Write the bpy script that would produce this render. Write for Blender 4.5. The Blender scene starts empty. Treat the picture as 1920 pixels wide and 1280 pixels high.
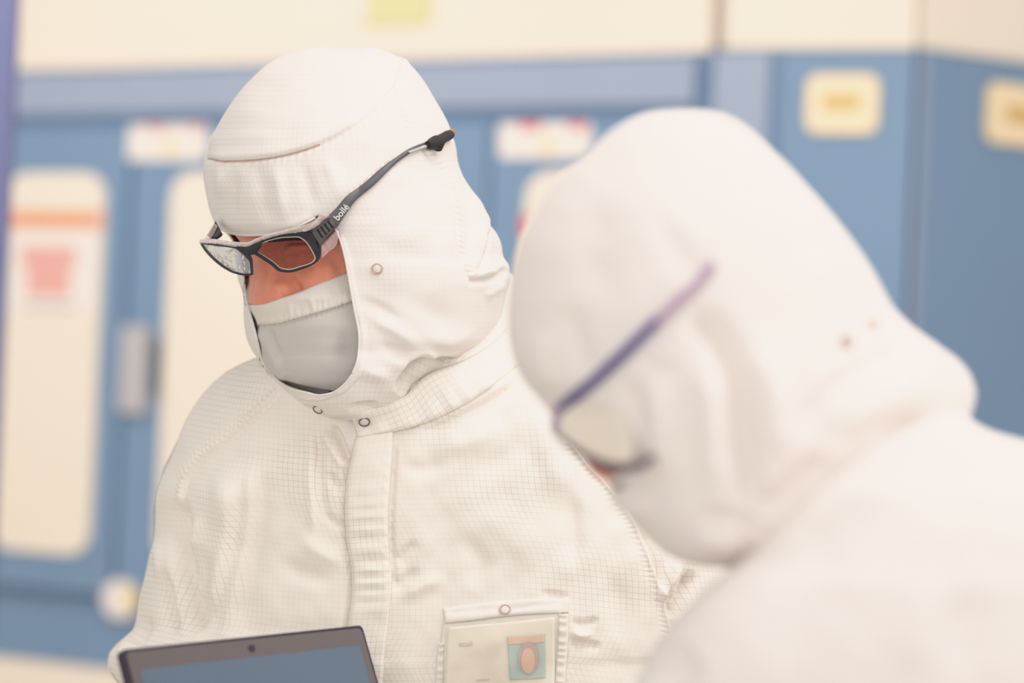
import bpy, bmesh, math, random
import numpy as np
from mathutils import Vector, Matrix
from mathutils.bvhtree import BVHTree
random.seed(4); rng = np.random.RandomState(7)
C = bpy.context.scene.collection
# ------------------------------------------------------------------ camera
F = 85/36*1920
ROLL, PITCH = math.radians(2.4), math.radians(1.0)
CAM = np.array([0, 0, 1.55])
cr, sr, cp, sp_ = math.cos(ROLL), math.sin(ROLL), math.cos(PITCH), math.sin(PITCH)
FW = np.array([0, cp, sp_])
R0, U0 = np.array([1., 0, 0]), np.array([0, -sp_, cp])
RT = cr*R0 + sr*U0
UP = -sr*R0 + cr*U0
M = 0.4544e-3            # metres per pixel where the front person stands

def ray(x, y):
    x = np.asarray(x, float); y = np.asarray(y, float)
    return ((x-960)/F)[..., None]*RT + FW - ((y-640)/F)[..., None]*UP

def P(x, y, d):
    return CAM + np.asarray(d, float)[..., None]*ray(x, y)

cam = bpy.data.cameras.new('camera'); camo = bpy.data.objects.new('camera', cam); C.objects.link(camo)
cam.lens = 85; cam.sensor_width = 36
camo.matrix_world = Matrix(((RT[0], UP[0], -FW[0], CAM[0]), (RT[1], UP[1], -FW[1], CAM[1]), (RT[2], UP[2], -FW[2], CAM[2]), (0, 0, 0, 1)))
cam.dof.use_dof = True; cam.dof.focus_distance = 2.0; cam.dof.aperture_fstop = 2.6
bpy.context.scene.camera = camo

# ------------------------------------------------------------------ materials
def srgb(r, g, b):
    f = lambda c: c/12.92 if c <= .04045 else ((c+.055)/1.055)**2.4
    return (f(r/255), f(g/255), f(b/255), 1)

def mat(name, col, rough=.6, metal=0, spec=.3, noise=0, nscale=60, bump=0, bscale=400, emit=0, alpha=1, coat=0):
    m = bpy.data.materials.new(name); m.use_nodes = True
    nt = m.node_tree; b = nt.nodes['Principled BSDF']
    b.inputs['Base Color'].default_value = col; b.inputs['Roughness'].default_value = rough
    b.inputs['Metallic'].default_value = metal; b.inputs['Specular IOR Level'].default_value = spec
    b.inputs['Coat Weight'].default_value = coat
    if emit:
        b.inputs['Emission Color'].default_value = col; b.inputs['Emission Strength'].default_value = emit
    if alpha < 1: b.inputs['Alpha'].default_value = alpha
    tc = nt.nodes.new('ShaderNodeTexCoord')
    n = nt.nodes.new('ShaderNodeTexNoise'); n.inputs['Scale'].default_value = nscale; nt.links.new(tc.outputs['Object'], n.inputs['Vector'])
    mx = nt.nodes.new('ShaderNodeMix'); mx.data_type = 'RGBA'
    k = max(noise, .02)
    mx.inputs[6].default_value = tuple(c*(1-k) for c in col[:3])+(1,)
    mx.inputs[7].default_value = tuple(min(1, c*(1+k)) for c in col[:3])+(1,)
    nt.links.new(n.outputs['Fac'], mx.inputs[0]); nt.links.new(mx.outputs[2], b.inputs['Base Color'])
    if bump:
        n2 = nt.nodes.new('ShaderNodeTexNoise'); n2.inputs['Scale'].default_value = bscale; nt.links.new(tc.outputs['Object'], n2.inputs['Vector'])
        bp = nt.nodes.new('ShaderNodeBump'); bp.inputs['Strength'].default_value = bump; bp.inputs['Distance'].default_value = .001
        nt.links.new(n2.outputs['Fac'], bp.inputs['Height']); nt.links.new(bp.outputs[0], b.inputs['Normal'])
    return m

def grid_mat(name, col, line, amt, cell=.0050, lw=.085, rough=.75):
    """white polyester with the fine carbon-thread grid woven in (UVs are metres)"""
    m = mat(name, col, rough, spec=.15)
    nt = m.node_tree; b = nt.nodes['Principled BSDF']
    base = b.inputs['Base Color'].links[0].from_socket
    uv = nt.nodes.new('ShaderNodeUVMap'); sx = nt.nodes.new('ShaderNodeSeparateXYZ')
    nt.links.new(uv.outputs[0], sx.inputs[0])
    def mth(op, a, v=None, w=None):
        q = nt.nodes.new('ShaderNodeMath'); q.operation = op
        nt.links.new(a, q.inputs[0])
        if v is not None:
            if hasattr(v, 'links'): nt.links.new(v, q.inputs[1])
            else: q.inputs[1].default_value = v
        return q.outputs[0]
    ls = []
    for o, e in ((sx.outputs[0], 1.0), (sx.outputs[1], 1.0)):
        a = mth('MULTIPLY', o, 1/cell)
        f = mth('FRACT', a); g = mth('SUBTRACT', f, .5); h = mth('ABSOLUTE', g)
        ls.append(mth('LESS_THAN', h, lw/2*e))
    s = mth('MAXIMUM', ls[0], ls[1])
    n = nt.nodes.new('ShaderNodeTexNoise'); n.inputs['Scale'].default_value = 12; tc = nt.nodes.new('ShaderNodeTexCoord')
    nt.links.new(tc.outputs['Object'], n.inputs['Vector'])
    mr = nt.nodes.new('ShaderNodeMapRange'); mr.inputs[1].default_value = .42; mr.inputs[2].default_value = .60
    mr.inputs[3].default_value = .25; mr.inputs[4].default_value = 1
    nt.links.new(n.outputs['Fac'], mr.inputs[0])
    s2 = mth('MULTIPLY', s, mr.outputs[0]); s3 = mth('MULTIPLY', s2, amt)
    mx = nt.nodes.new('ShaderNodeMix'); mx.data_type = 'RGBA'
    nt.links.new(s3, mx.inputs[0]); nt.links.new(base, mx.inputs[6]); mx.inputs[7].default_value = line
    nt.links.new(mx.outputs[2], b.inputs['Base Color'])
    return m

def glass_mat(name, tint, refl=.25, rough=.03, wavy=0, clear=.8, diff=None):
    m = bpy.data.materials.new(name); m.use_nodes = True
    nt = m.node_tree; nt.nodes.clear()
    out = nt.nodes.new('ShaderNodeOutputMaterial')
    tr = nt.nodes.new('ShaderNodeBsdfTransparent'); tr.inputs[0].default_value = tint
    gl = nt.nodes.new('ShaderNodeBsdfGlossy'); gl.inputs[0].default_value = (1, 1, 1, 1); gl.inputs['Roughness'].default_value = rough
    fr = nt.nodes.new('ShaderNodeLayerWeight'); fr.inputs[0].default_value = refl
    mx = nt.nodes.new('ShaderNodeMixShader')
    nt.links.new(fr.outputs['Fresnel' if refl < .5 else 'Facing'], mx.inputs[0]); nt.links.new(tr.outputs[0], mx.inputs[1]); nt.links.new(gl.outputs[0], mx.inputs[2])
    res = mx.outputs[0]
    if diff:
        df = nt.nodes.new('ShaderNodeBsdfDiffuse'); df.inputs[0].default_value = diff
        m2 = nt.nodes.new('ShaderNodeMixShader'); m2.inputs[0].default_value = 1-clear
        nt.links.new(res, m2.inputs[1]); nt.links.new(df.outputs[0], m2.inputs[2]); res = m2.outputs[0]
    if wavy:
        tc = nt.nodes.new('ShaderNodeTexCoord'); n = nt.nodes.new('ShaderNodeTexNoise'); n.inputs['Scale'].default_value = 55
        n.inputs['Distortion'].default_value = 1.5
        nt.links.new(tc.outputs['Object'], n.inputs['Vector'])
        bp = nt.nodes.new('ShaderNodeBump'); bp.inputs['Strength'].default_value = wavy; bp.inputs['Distance'].default_value = .02
        nt.links.new(n.outputs['Fac'], bp.inputs['Height']); nt.links.new(bp.outputs[0], gl.inputs['Normal'])
    nt.links.new(res, out.inputs[0])
    return m

WHITE = (.80, .785, .755, 1)
M_ = dict(
    suit=grid_mat('suit_fabric', (.88, .83, .765, 1), (.20, .19, .19, 1), .40),
    hood=grid_mat('hood_fabric', (.84, .79, .75, 1), (.28, .27, .27, 1), .25, cell=.0046, lw=.08),
    plain=mat('plain_white_fabric', (.84, .80, .745, 1), .75, spec=.15, bump=.15, bscale=900),
    lining_gap_fill=mat('lining_shade_grey', (.42, .38, .35, 1), .9),  # shade of the hood's inside put into the colour
    maskf=mat('mask_fabric', (.61, .575, .54, 1), .8, spec=.1, bump=.2, bscale=1200),
    maskhem=mat('mask_hem_fabric', (.76, .71, .655, 1), .8, spec=.1, bump=.2, bscale=1200),
    seam=mat('seam_thread', (.80, .75, .69, 1), .8, spec=.1),
    redseam=mat('crown_seam_thread', (.52, .38, .34, 1), .9, spec=.05),
    softs=mat('soft_white_fabric', (.85, .795, .765, 1), .8, spec=.1, noise=.02),
    skin=mat('skin', (.74, .265, .16, 1), .45, spec=.4, noise=.2, nscale=90, bump=.35, bscale=500),
    brow=mat('eyebrow_hair', (.07, .04, .035, 1), .8, bump=.6, bscale=900),
    eyew=mat('eye_white', (.6, .5, .46, 1), .3),
    black=mat('black_plastic', (.014, .013, .020, 1), .30, spec=.4),
    grey=mat('grey_plastic', (.085, .08, .085, 1), .38, spec=.5),
    rubber=mat('black_rubber', (.025, .022, .024, 1), .7, bump=.4, bscale=500),
    orange=mat('orange_tip', (.62, .24, .05, 1), .5),
    slit=mat('vent_slit', (.008, .008, .012, 1), .7),
    steel=mat('snap_metal', (.15, .14, .15, 1), .4, metal=.6),
    pinksteel=mat('snap_rose_metal', (.55, .36, .32, 1), .4, metal=.3),
    snapcap=mat('snap_cap', (.74, .69, .64, 1), .5),
    clearp=glass_mat('clear_plastic', (.93, .86, .86, 1), .6, .08, wavy=.5, clear=.80, diff=(.98, .84, .80, 1)),
    lens=glass_mat('near_lens_glass', (.60, .50, .50, 1), .12, .02),
    flens=glass_mat('far_lens_glass', (.60, .62, .66, 1), .55, .05, wavy=.6, clear=.78, diff=(.6, .6, .6, 1)),
    rim=mat('lens_edge', (.55, .52, .42, 1), .3, spec=.6),
    ltext=mat('printed_lettering', (.7, .7, .72, 1), .5),
    purple=mat('purple_plastic', (.045, .028, .20, 1), .4),
    lilac=mat('lilac_plastic', (.42, .28, .42, 1), .5),
    dgrey=mat('grey_frame_plastic', (.14, .10, .11, 1), .5),
    lens2=glass_mat('lens_cream_reflection', (.95, .95, .9, 1), .2, .12, clear=.15, diff=(.86, .81, .70, 1)),  # cream diffuse stands in for reflections on a clear lens
    bezel=mat('laptop_bezel', (.125, .105, .105, 1), .55),
    shell=mat('laptop_shell', (.035, .022, .035, 1), .5),
    screen=mat('laptop_screen', (.085, .115, .155, 1), .25, emit=.21),
    keys=mat('laptop_keys', (.02, .02, .022, 1), .6),
    glove=mat('white_glove', (.8, .78, .74, 1), .6),
    boot=mat('white_boot', (.78, .76, .72, 1), .6),
    vinyl=glass_mat('clear_vinyl', (.99, .985, .97, 1), .12, .15, clear=.90, diff=(.95, .91, .82, 1)),
    card=mat('card_paper', (.90, .86, .75, 1), .6),
    ink=mat('card_ink', (.55, .48, .39, 1), .7),
    teal=mat('photo_backdrop', (.45, .60, .62, 1), .6),
    pface=mat('photo_face', (.76, .48, .36, 1), .6),
    phair=mat('photo_hair', (.50, .38, .37, 1), .6),
    pred=mat('photo_red_strip', (.84, .58, .48, 1), .6),
    blue=mat('blue_paint', (.172, .265, .395, 1), .5, noise=.05, nscale=3),
    blue2=mat('pale_blue_paint', (.30, .35, .46, 1), .5, noise=.04, nscale=3),
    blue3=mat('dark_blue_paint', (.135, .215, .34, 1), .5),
    cream=mat('cream_paint', (.84, .735, .60, 1), .6, noise=.03, nscale=2),
    cream2=mat('cream_wall_paint', (.84, .735, .61, 1), .7, noise=.03, nscale=1.5),
    groove=mat('groove_shadow_gap', (.42, .36, .30, 1), .8),
    label=mat('white_label', (.84, .76, .70, 1), .5),
    orangeb=mat('orange_label', (.85, .33, .18, 1), .5),
    redl=mat('red_label', (.80, .16, .14, 1), .5),
    pinkl=mat('pink_label', (.80, .38, .33, 1), .5),
    yellowl=mat('yellow_label', (.86, .66, .30, 1), .5),
    lface=mat('label_face_paint', (.90, .70, .46, 1), .5),
    snapbrown=mat('snap_brown_metal', (.30, .22, .17, 1), .5),
    amber=mat('amber_print', (.62, .42, .14, 1), .5),
    ygreen=mat('yellow_green_label', (.66, .66, .32, 1), .5),
    handle=mat('handle_metal', (.50, .47, .47, 1), .4, metal=.2),
    hdark=mat('handle_recess', (.055, .09, .13, 1), .6),
    post=mat('violet_blue_post_paint', (.11, .12, .24, 1), .5),
    floor=mat('floor_vinyl', (.62, .58, .52, 1), .4, noise=.05, nscale=5),
    tile=mat('ceiling_panel', (.85, .83, .80, 1), .7),
)

# ------------------------------------------------------------------ helpers
def tag(o, label=None, cat=None, group=None, kind=None):
    if label: o['label'] = label
    if cat: o['category'] = cat
    if group: o['group'] = group
    if kind: o['kind'] = kind
    return o

def mkobj(name, verts, faces, m, parent=None, uvs=None, smooth=True):
    me = bpy.data.meshes.new(name)
    me.from_pydata([tuple(map(float, v)) for v in verts], [], [tuple(map(int, f)) for f in faces])
    me.materials.append(m)
    if uvs is not None:
        ul = me.uv_layers.new(name='UVMap')
        li = np.zeros(len(me.loops), dtype=np.int32); me.loops.foreach_get('vertex_index', li)
        ul.data.foreach_set('uv', np.asarray(uvs, float)[li].ravel())
    if smooth: me.polygons.foreach_set('use_smooth', [True]*len(me.polygons))
    me.update()
    o = bpy.data.objects.new(name, me); C.objects.link(o)
    if parent: o.parent = parent
    return o

def empty(name, loc):
    o = bpy.data.objects.new(name, None); C.objects.link(o); o.location = loc; o.empty_display_size = .05
    return o

def childof(o, parent):
    o.parent = parent
    o.matrix_parent_inverse = parent.matrix_basis.inverted()
    return o

def pchip(t, Y, q):
    t = np.asarray(t, float); Y = np.asarray(Y, float); h = np.diff(t)[:, None]; dl = np.diff(Y, axis=0)/h
    m = np.zeros_like(Y)
    w1 = 2*h[1:]+h[:-1]; w2 = h[1:]+2*h[:-1]
    a, b = dl[:-1], dl[1:]
    ok = a*b > 0
    with np.errstate(all='ignore'):
        mm = (w1+w2)/(w1/np.where(ok, a, 1)+w2/np.where(ok, b, 1))
    m[1:-1] = np.where(ok, mm, 0); m[0] = dl[0]; m[-1] = dl[-1]
    i = np.clip(np.searchsorted(t, q, side='right')-1, 0, len(t)-2)
    hh = (t[i+1]-t[i]); s = ((q-t[i])/hh)[:, None]; hh = hh[:, None]
    return (2*s**3-3*s**2+1)*Y[i]+(s**3-2*s**2+s)*hh*m[i]+(-2*s**3+3*s**2)*Y[i+1]+(s**3-s**2)*hh*m[i+1]

def poly(pts, n, closed=False):
    p = np.asarray(pts, float)
    if closed: p = np.vstack([p, p[:1]])
    seg = np.linalg.norm(np.diff(p, axis=0), axis=1); t = np.concatenate([[0], np.cumsum(seg)])
    q = np.linspace(0, t[-1], n+(1 if closed else 0))
    r = pchip(t, p, q)
    return r[:-1] if closed else r

def stroke_h(X, Y, s):
    """height (m) that one drawn fold adds at pixel positions X, Y"""
    pts = poly(s['p'], 26)
    best = np.full(X.shape, 1e9); sgn = np.zeros(X.shape); tt = np.zeros(X.shape)
    L = np.concatenate([[0], np.cumsum(np.linalg.norm(np.diff(pts, axis=0), axis=1))]); tot = L[-1]
    ext = np.zeros(X.shape)
    for k in range(len(pts)-1):
        a, b = pts[k], pts[k+1]; e = b-a; l2 = e@e+1e-9
        u = np.clip(((X-a[0])*e[0]+(Y-a[1])*e[1])/l2, 0, 1)
        dx = X-a[0]-u*e[0]; dy = Y-a[1]-u*e[1]; dd = dx*dx+dy*dy
        c = e[0]*dy-e[1]*dx
        w = dd < best
        best = np.where(w, dd, best); sgn = np.where(w, np.sign(c), sgn); tt = np.where(w, (L[k]+u*math.sqrt(l2)), tt)
    dist = np.sqrt(best)*np.where(sgn == 0, 1, sgn)       # >0: to the right hand of the stroke as seen in the picture
    w1, w2 = s.get('w', (12, 12)) if not np.isscalar(s.get('w', 12)) else (s['w'], s['w'])
    ta = s.get('taper', .3); fr = tt/tot
    tp = np.clip(np.minimum(fr/ta, (1-fr)/ta), 0, 1) if ta > 0 else np.ones(X.shape)
    tp = tp*tp*(3-2*tp)
    amp = s['a']
    w = np.where(dist < 0, w1, w2)
    h = amp*np.exp(-(dist/w)**2)
    if s.get('step'):
        h = amp/(1+np.exp(-np.clip(dist/1.3, -30, 30)))*np.exp(-np.clip(dist, 0, None)/w2)
    if s.get('rip'):
        ra, wl, rw, off = s['rip']
        h = h+ra*np.sin(tt/wl*2*math.pi+dist*.25+1.3*np.sin(tt/wl*.7))*np.exp(-((dist-off)/rw)**2)
    return h*tp

class Loft:
    """closed garment surface: stacked rings, one per picture row, each with its own left, right, depth and thickness"""
    def __init__(s, keys, nrow, nf, nb, strokes=(), wr=0, px=M, dense_to=None, seed=1, amp_all=1):
        K = np.asarray(keys, float)                       # y, L, R, dc, Tf, Tb, n, tilt
        t = np.concatenate([[0], np.cumsum(np.sqrt(np.diff(K[:, 0])**2+(.5*np.diff(K[:, 1]))**2+(.5*np.diff(K[:, 2]))**2)+1e-6)])
        if dense_to is None: q = np.linspace(0, t[-1], nrow)
        else:
            k = int(np.argmin(abs(K[:, 0]-dense_to)))
            q = np.concatenate([np.linspace(0, t[k], nrow), np.linspace(t[k], t[-1], 26)[1:]])
        A = pchip(t, K, q); s.A = A
        th = np.concatenate([np.linspace(math.pi, 0, nf), np.linspace(0, -math.pi, nb+2)[1:-1]])
        c, sn = np.cos(th), np.sin(th)
        y, Lx, Rx, dc, Tf, Tb, n, ti = [A[:, i][:, None] for i in range(8)]
        e = 2/n
        cx = (Lx+Rx)/2; hw = (Rx-Lx)/2
        X = cx+hw*np.sign(c)*np.abs(c)**e
        S = np.abs(sn)**e
        D = dc-np.where(sn >= 0, Tf, -Tb)*S+ti*(X-cx)/np.maximum(hw, 1)*np.where(sn >= 0, 1, .5)
        Yp = np.repeat(y, len(th), 1)
        s.X, s.Y, s.D, s.sn = X, Yp, D, np.repeat(sn[None], len(A), 0)
        V = P(X, Yp, D)
        # uv: arc length round the ring, measured from the front centre
        f0 = nf//2
        ds = np.linalg.norm(np.roll(V, -1, 1)-V, axis=2)
        cs = np.cumsum(ds, 1); U = cs-cs[:, f0:f0+1]
        Vv = -(Yp-640)*px
        s.UV = np.stack([U, Vv], -1)
        # displacement along the normal
        N = s.normals(V)
        H = np.zeros(X.shape)
        fw = np.clip(s.sn*3+.35, 0, 1)
        for st in strokes: H += stroke_h(X, Yp, st)*amp_all
        if wr:
            r2 = np.random.RandomState(seed)
            for _ in range(14):
                a = r2.rand()*math.pi; wl = 35+r2.rand()*130; ph = r2.rand()*6.28
                arg = (X*math.cos(a)+Yp*math.sin(a))/wl*2*math.pi
                H += wr*np.sin(arg+ph+1.2*np.sin((X*math.sin(a)-Yp*math.cos(a))/(wl*1.7)+ph))*wl/160
        s.V = V+N*(H*fw)[..., None]
        s.H = H*fw
    def normals(s, V):
        a = np.roll(V, -1, 1)-np.roll(V, 1, 1)
        b = np.zeros_like(V); b[1:-1] = V[2:]-V[:-2]; b[0] = V[1]-V[0]; b[-1] = V[-1]-V[-2]
        N = np.cross(a, b); N /= np.linalg.norm(N, axis=2)[..., None]+1e-12
        return -N if (N[len(N)//2, 3]@(V[len(N)//2, 3]-V[len(N)//2].mean(0))) < 0 else N
    def faces(s, cap=True):
        r, c = s.X.shape; F_ = []
        for i in range(r-1):
            for j in range(c):
                k = (j+1) % c
                F_.append((i*c+j, (i+1)*c+j, (i+1)*c+k, i*c+k))
        if cap:
            F_.append(tuple(range(c))); F_.append(tuple((r-1)*c+j for j in range(c-1, -1, -1)))
        return F_
    def bvh(s):
        s._b = BVHTree.FromPolygons([tuple(v) for v in s.V.reshape(-1, 3)], s.faces(False)); return s._b
    def make(s, name, m, parent=None, cut=None, keep=None, cap=True, backmin=-9):
        """cut: picture polygon removed from the near side; keep: polygon kept, all else removed"""
        Vf = s.V.reshape(-1, 3).copy(); X = s.X.ravel(); Y = s.Y.ravel(); sn = s.sn.ravel()
        Fs = s.faces(cap)
        if cut is None and keep is None and backmin < -5:
            o = mkobj(name, Vf, Fs, m, parent, s.UV.reshape(-1, 2)); return o
        b = s.bvh()
        dead = np.zeros(len(X), bool)
        if cut is not None:
            pg = poly(cut, 160, True); dead |= inside(X, Y, pg) & (sn > -.02)
        if keep is not None:
            pg = poly(keep, 160, True); dead |= ~inside(X, Y, pg)
        dead |= sn < backmin
        keepF = [f for f in Fs if len(f) == 4 and not any(dead[v] for v in f)]
        cnt = {}
        for f in keepF:
            for a, c_ in zip(f, f[1:]+f[:1]):
                k = (min(a, c_), max(a, c_)); cnt[k] = cnt.get(k, 0)+1
        bd = {v for k, n in cnt.items() if n == 1 for v in k}
        if cut is not None or keep is not None:
            for v in bd:
                q = np.hypot(pg[:, 0]-X[v], pg[:, 1]-Y[v]); i = int(np.argmin(q))
                pgd = poly(pg, 1200, True) if not hasattr(s, '_pd') else s._pd
                s._pd = pgd
                q = np.hypot(pgd[:, 0]-X[v], pgd[:, 1]-Y[v]); i = int(np.argmin(q))
                if q[i] > 9 or sn[v] < -.02: continue
                nx, ny = pgd[i]
                r = ray(nx, ny); h = b.ray_cast(Vector(CAM), Vector(r))
                if h[0] is not None and (Vector(Vf[v])-h[0]).length < .02: Vf[v] = h[0]
                else: Vf[v] = Vf[v]+(P(nx, ny, s.D.ravel()[v])-P(X[v], Y[v], s.D.ravel()[v]))
        used = sorted({v for f in keepF for v in f}); mp = {v: i for i, v in enumerate(used)}
        return mkobj(name, Vf[used], [tuple(mp[v] for v in f) for f in keepF], m, parent, s.UV.reshape(-1, 2)[used])

def inside(X, Y, pg):
    r = np.zeros(X.shape, bool); n = len(pg); j = n-1
    for i in range(n):
        xi, yi = pg[i]; xj, yj = pg[j]
        c = ((yi > Y) != (yj > Y)) & (X < (xj-xi)*(Y-yi)/((yj-yi) if yj != yi else 1e-9)+xi)
        r ^= c; j = i
    return r

def solid(o, t, off=-1):
    md = o.modifiers.new('thickness', 'SOLIDIFY'); md.thickness = t; md.offset = off; return o

def hit(x, y, bvhs):
    r = ray(x, y); best = None
    for b in bvhs:
        h = b.ray_cast(Vector(CAM), Vector(r))
        if h[0] is not None and (best is None or h[3] < best[3]): best = h
    if best is None: return None, None, None
    return np.array(best[0]), np.array(best[1]), best[3]/np.linalg.norm(r)*np.linalg.norm(r)

def depth_at(x, y, bvhs, default=2.0):
    p, n, _ = hit(x, y, bvhs)
    return default if p is None else float((p-CAM)@FW)

def patch(name, A, B, m, parent, bvhs, off=.002, n=60, k=14, rip=None, thick=.0015, dfun=None, edge=True, default=2.0, ripwin=None, blur=0):
    """a sewn-on strip between two picture curves that lies on the garment below it"""
    A = poly(A, n); B = poly(B, n); V = []; UV = []
    ua = np.concatenate([[0], np.cumsum(np.linalg.norm(np.diff(A, axis=0), axis=1))])*M
    T = np.linspace(0, 1, k); DD = np.array([[(dfun(*(A[i]*(1-t)+B[i]*t)) if dfun else depth_at(*(A[i]*(1-t)+B[i]*t), bvhs, default)) for t in T] for i in range(n)])
    for _ in range(blur):
        E = np.pad(DD, 1, mode='edge'); DD = (E[:-2, 1:-1]+E[2:, 1:-1]+E[1:-1, :-2]+E[1:-1, 2:]+2*E[1:-1, 1:-1])/6
    for i in range(n):
        for j in range(k):
            t = j/(k-1); q = A[i]*(1-t)+B[i]*t; d = DD[i, j]
            e = min(t, 1-t)*(k-1); ei = min(i, n-1-i)
            o = off*(1 if not edge else (0.35 if (e < .5 or ei < 1) else (.8 if e < 1.5 else 1)))
            if rip:
                ra, wl, c = rip
                o += (ripwin(q[1]) if ripwin else 1)*ra*math.sin(ua[i]/M/wl*2*math.pi+1.5*math.sin(ua[i]/M/wl*1.3))*(math.exp(-((t-c)/.35)**2))
            V.append(P(q[0], q[1], d-o)); UV.append((ua[i], t*np.linalg.norm(A[i]-B[i])*M))
    Fs = [(i*k+j, (i+1)*k+j, (i+1)*k+j+1, i*k+j+1) for i in range(n-1) for j in range(k-1)]
    V = np.array(V)
    f = Fs[len(Fs)//2]; nn = np.cross(V[f[1]]-V[f[0]], V[f[3]]-V[f[0]])
    if nn@(CAM-V[f[0]]) < 0: Fs = [x[::-1] for x in Fs]
    o = mkobj(name, V, Fs, m, parent, UV)
    return solid(o, thick)

def tube(name, pts, rad, m, parent=None, seg=12, flat=1.0, closed=False, nrm=None):
    p = [Vector(q) for q in pts]; n = len(p); V = []; Fs = []
    for i in range(n):
        a = p[(i-1) % n] if (closed or i) else p[0]; b = p[(i+1) % n] if (closed or i < n-1) else p[-1]
        t = (b-a).normalized()
        up = Vector(nrm) if nrm is not None else (Vector((0, 0, 1)) if abs(t.z) < .9 else Vector((1, 0, 0)))
        x = t.cross(up).normalized(); z = x.cross(t)
        r = rad[i] if hasattr(rad, '__len__') else rad
        for j in range(seg):
            g = 2*math.pi*j/seg
            V.append(p[i]+x*math.cos(g)*r+z*math.sin(g)*r*flat)
    for i in range(n if closed else n-1):
        for j in range(seg):
            k = (j+1) % seg; ii = (i+1) % n
            Fs.append((i*seg+j, ii*seg+j, ii*seg+k, i*seg+k))
    if not closed:
        Fs.append(tuple(range(seg))[::-1]); Fs.append(tuple((n-1)*seg+j for j in range(seg)))
    return mkobj(name, V, Fs, m, parent)

def ringslab(name, outer, inner, dfun, thick, m, parent, n=90, rnd=.0006):
    """solid ring between two closed picture outlines, following a depth function"""
    O = poly(outer, n, True); I = poly(inner, n, True)
    # align starts
    k = int(np.argmin(np.hypot(*(I-O[0]).T))); I = np.roll(I, -k, 0)
    V = []; prof = [(0, rnd), (.22, 0), (.78, 0), (1, rnd), (1, thick), (0, thick)]
    for i in range(n):
        for t, dz in prof:
            q = O[i]*(1-t)+I[i]*t; V.append(P(q[0], q[1], dfun(q[0], q[1])+dz))
    s = len(prof); Fs = []
    for i in range(n):
        a = (i+1) % n
        for j in range(s):
            b = (j+1) % s; Fs.append((i*s+j, i*s+b, a*s+b, a*s+j))
    return mkobj(name, V, Fs, m, parent)

def slab(name, A, B, dfun, thick, m, parent, n=40, bulge=.0008, k=7):
    A = poly(A, n); B = poly(B, n); V = []
    for i in range(n):
        for j in range(k):
            t = j/(k-1); q = A[i]*(1-t)+B[i]*t
            V.append(P(q[0], q[1], dfun(q[0], q[1])-bulge*math.sin(math.pi*t)))
        for j in range(k-1, -1, -1):
            t = j/(k-1); q = A[i]*(1-t)+B[i]*t
            V.append(P(q[0], q[1], dfun(q[0], q[1])+thick))
    s = 2*k; Fs = []
    for i in range(n-1):
        for j in range(s):
            b = (j+1) % s; Fs.append((i*s+j, i*s+b, (i+1)*s+b, (i+1)*s+j))
    Fs.append(tuple(range(s))[::-1]); Fs.append(tuple((n-1)*s+j for j in range(s)))
    return mkobj(name, V, Fs, m, parent)

def disc_fill(name, outline, dfun, m, parent, n=64, rings=10, bow=0):
    O = poly(outline, n, True); c = O.mean(0); V = [P(c[0], c[1], dfun(*c)-bow)]; Fs = []
    for r in range(1, rings+1):
        for i in range(n):
            q = c+(O[i]-c)*r/rings; V.append(P(q[0], q[1], dfun(*q)-bow*(1-(r/rings)**2)))
    for i in range(n):
        k = (i+1) % n; Fs.append((0, 1+i, 1+k))
        for r in range(rings-1):
            a = 1+r*n; Fs.append((a+i, a+n+i, a+n+k, a+k))
    return mkobj(name, V, Fs, m, parent)

def snap(x, y, r, bvhs, parent, ring, cap, name='snap_button'):
    p, n, d = hit(x, y, bvhs); n = Vector(n)
    if n.dot(Vector(CAM-p)) < 0: n = -n
    # average the normal a little towards the eye so that the stud sits square
    n = (n+Vector(CAM-p).normalized()*.6).normalized()
    q = n.to_track_quat('Z', 'Y').to_matrix(); p = Vector(p)+n*.0012
    prof = [(r*.0, .0002), (r*.55, .0003), (r*.62, .0)]; V = []; Fs = []; s = 28
    prof = [(.0001, .0009), (r*.5, .0008), (r*.68, .0003), (r*.70, -.0012)]
    for i, (rr, z) in enumerate(prof):
        for j in range(s):
            g = 2*math.pi*j/s; V.append(p+q@Vector((rr*math.cos(g), rr*math.sin(g), z)))
    for i in range(len(prof)-1):
        for j in range(s):
            k = (j+1) % s; Fs.append((i*s+j, (i+1)*s+j, (i+1)*s+k, i*s+k))
    o = mkobj(name, V, Fs, cap, parent)
    pts = [p+q@Vector((r*.84*math.cos(2*math.pi*j/s), r*.84*math.sin(2*math.pi*j/s), .0003)) for j in range(s)]
    tube('snap_ring', pts, r*.10, ring, o, seg=8, closed=True, nrm=n)
    return o

def join_into(o, others):
    """merge extra closed surfaces of the same garment into its mesh"""
    bm = bmesh.new(); bm.from_mesh(o.data)
    for q in others: bm.from_mesh(q.data)
    bm.to_mesh(o.data); bm.free()
    for q in others: bpy.data.objects.remove(q)
    return o

# =================================================================== PERSON IN FOCUS
def K(rows):
    return rows
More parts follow.
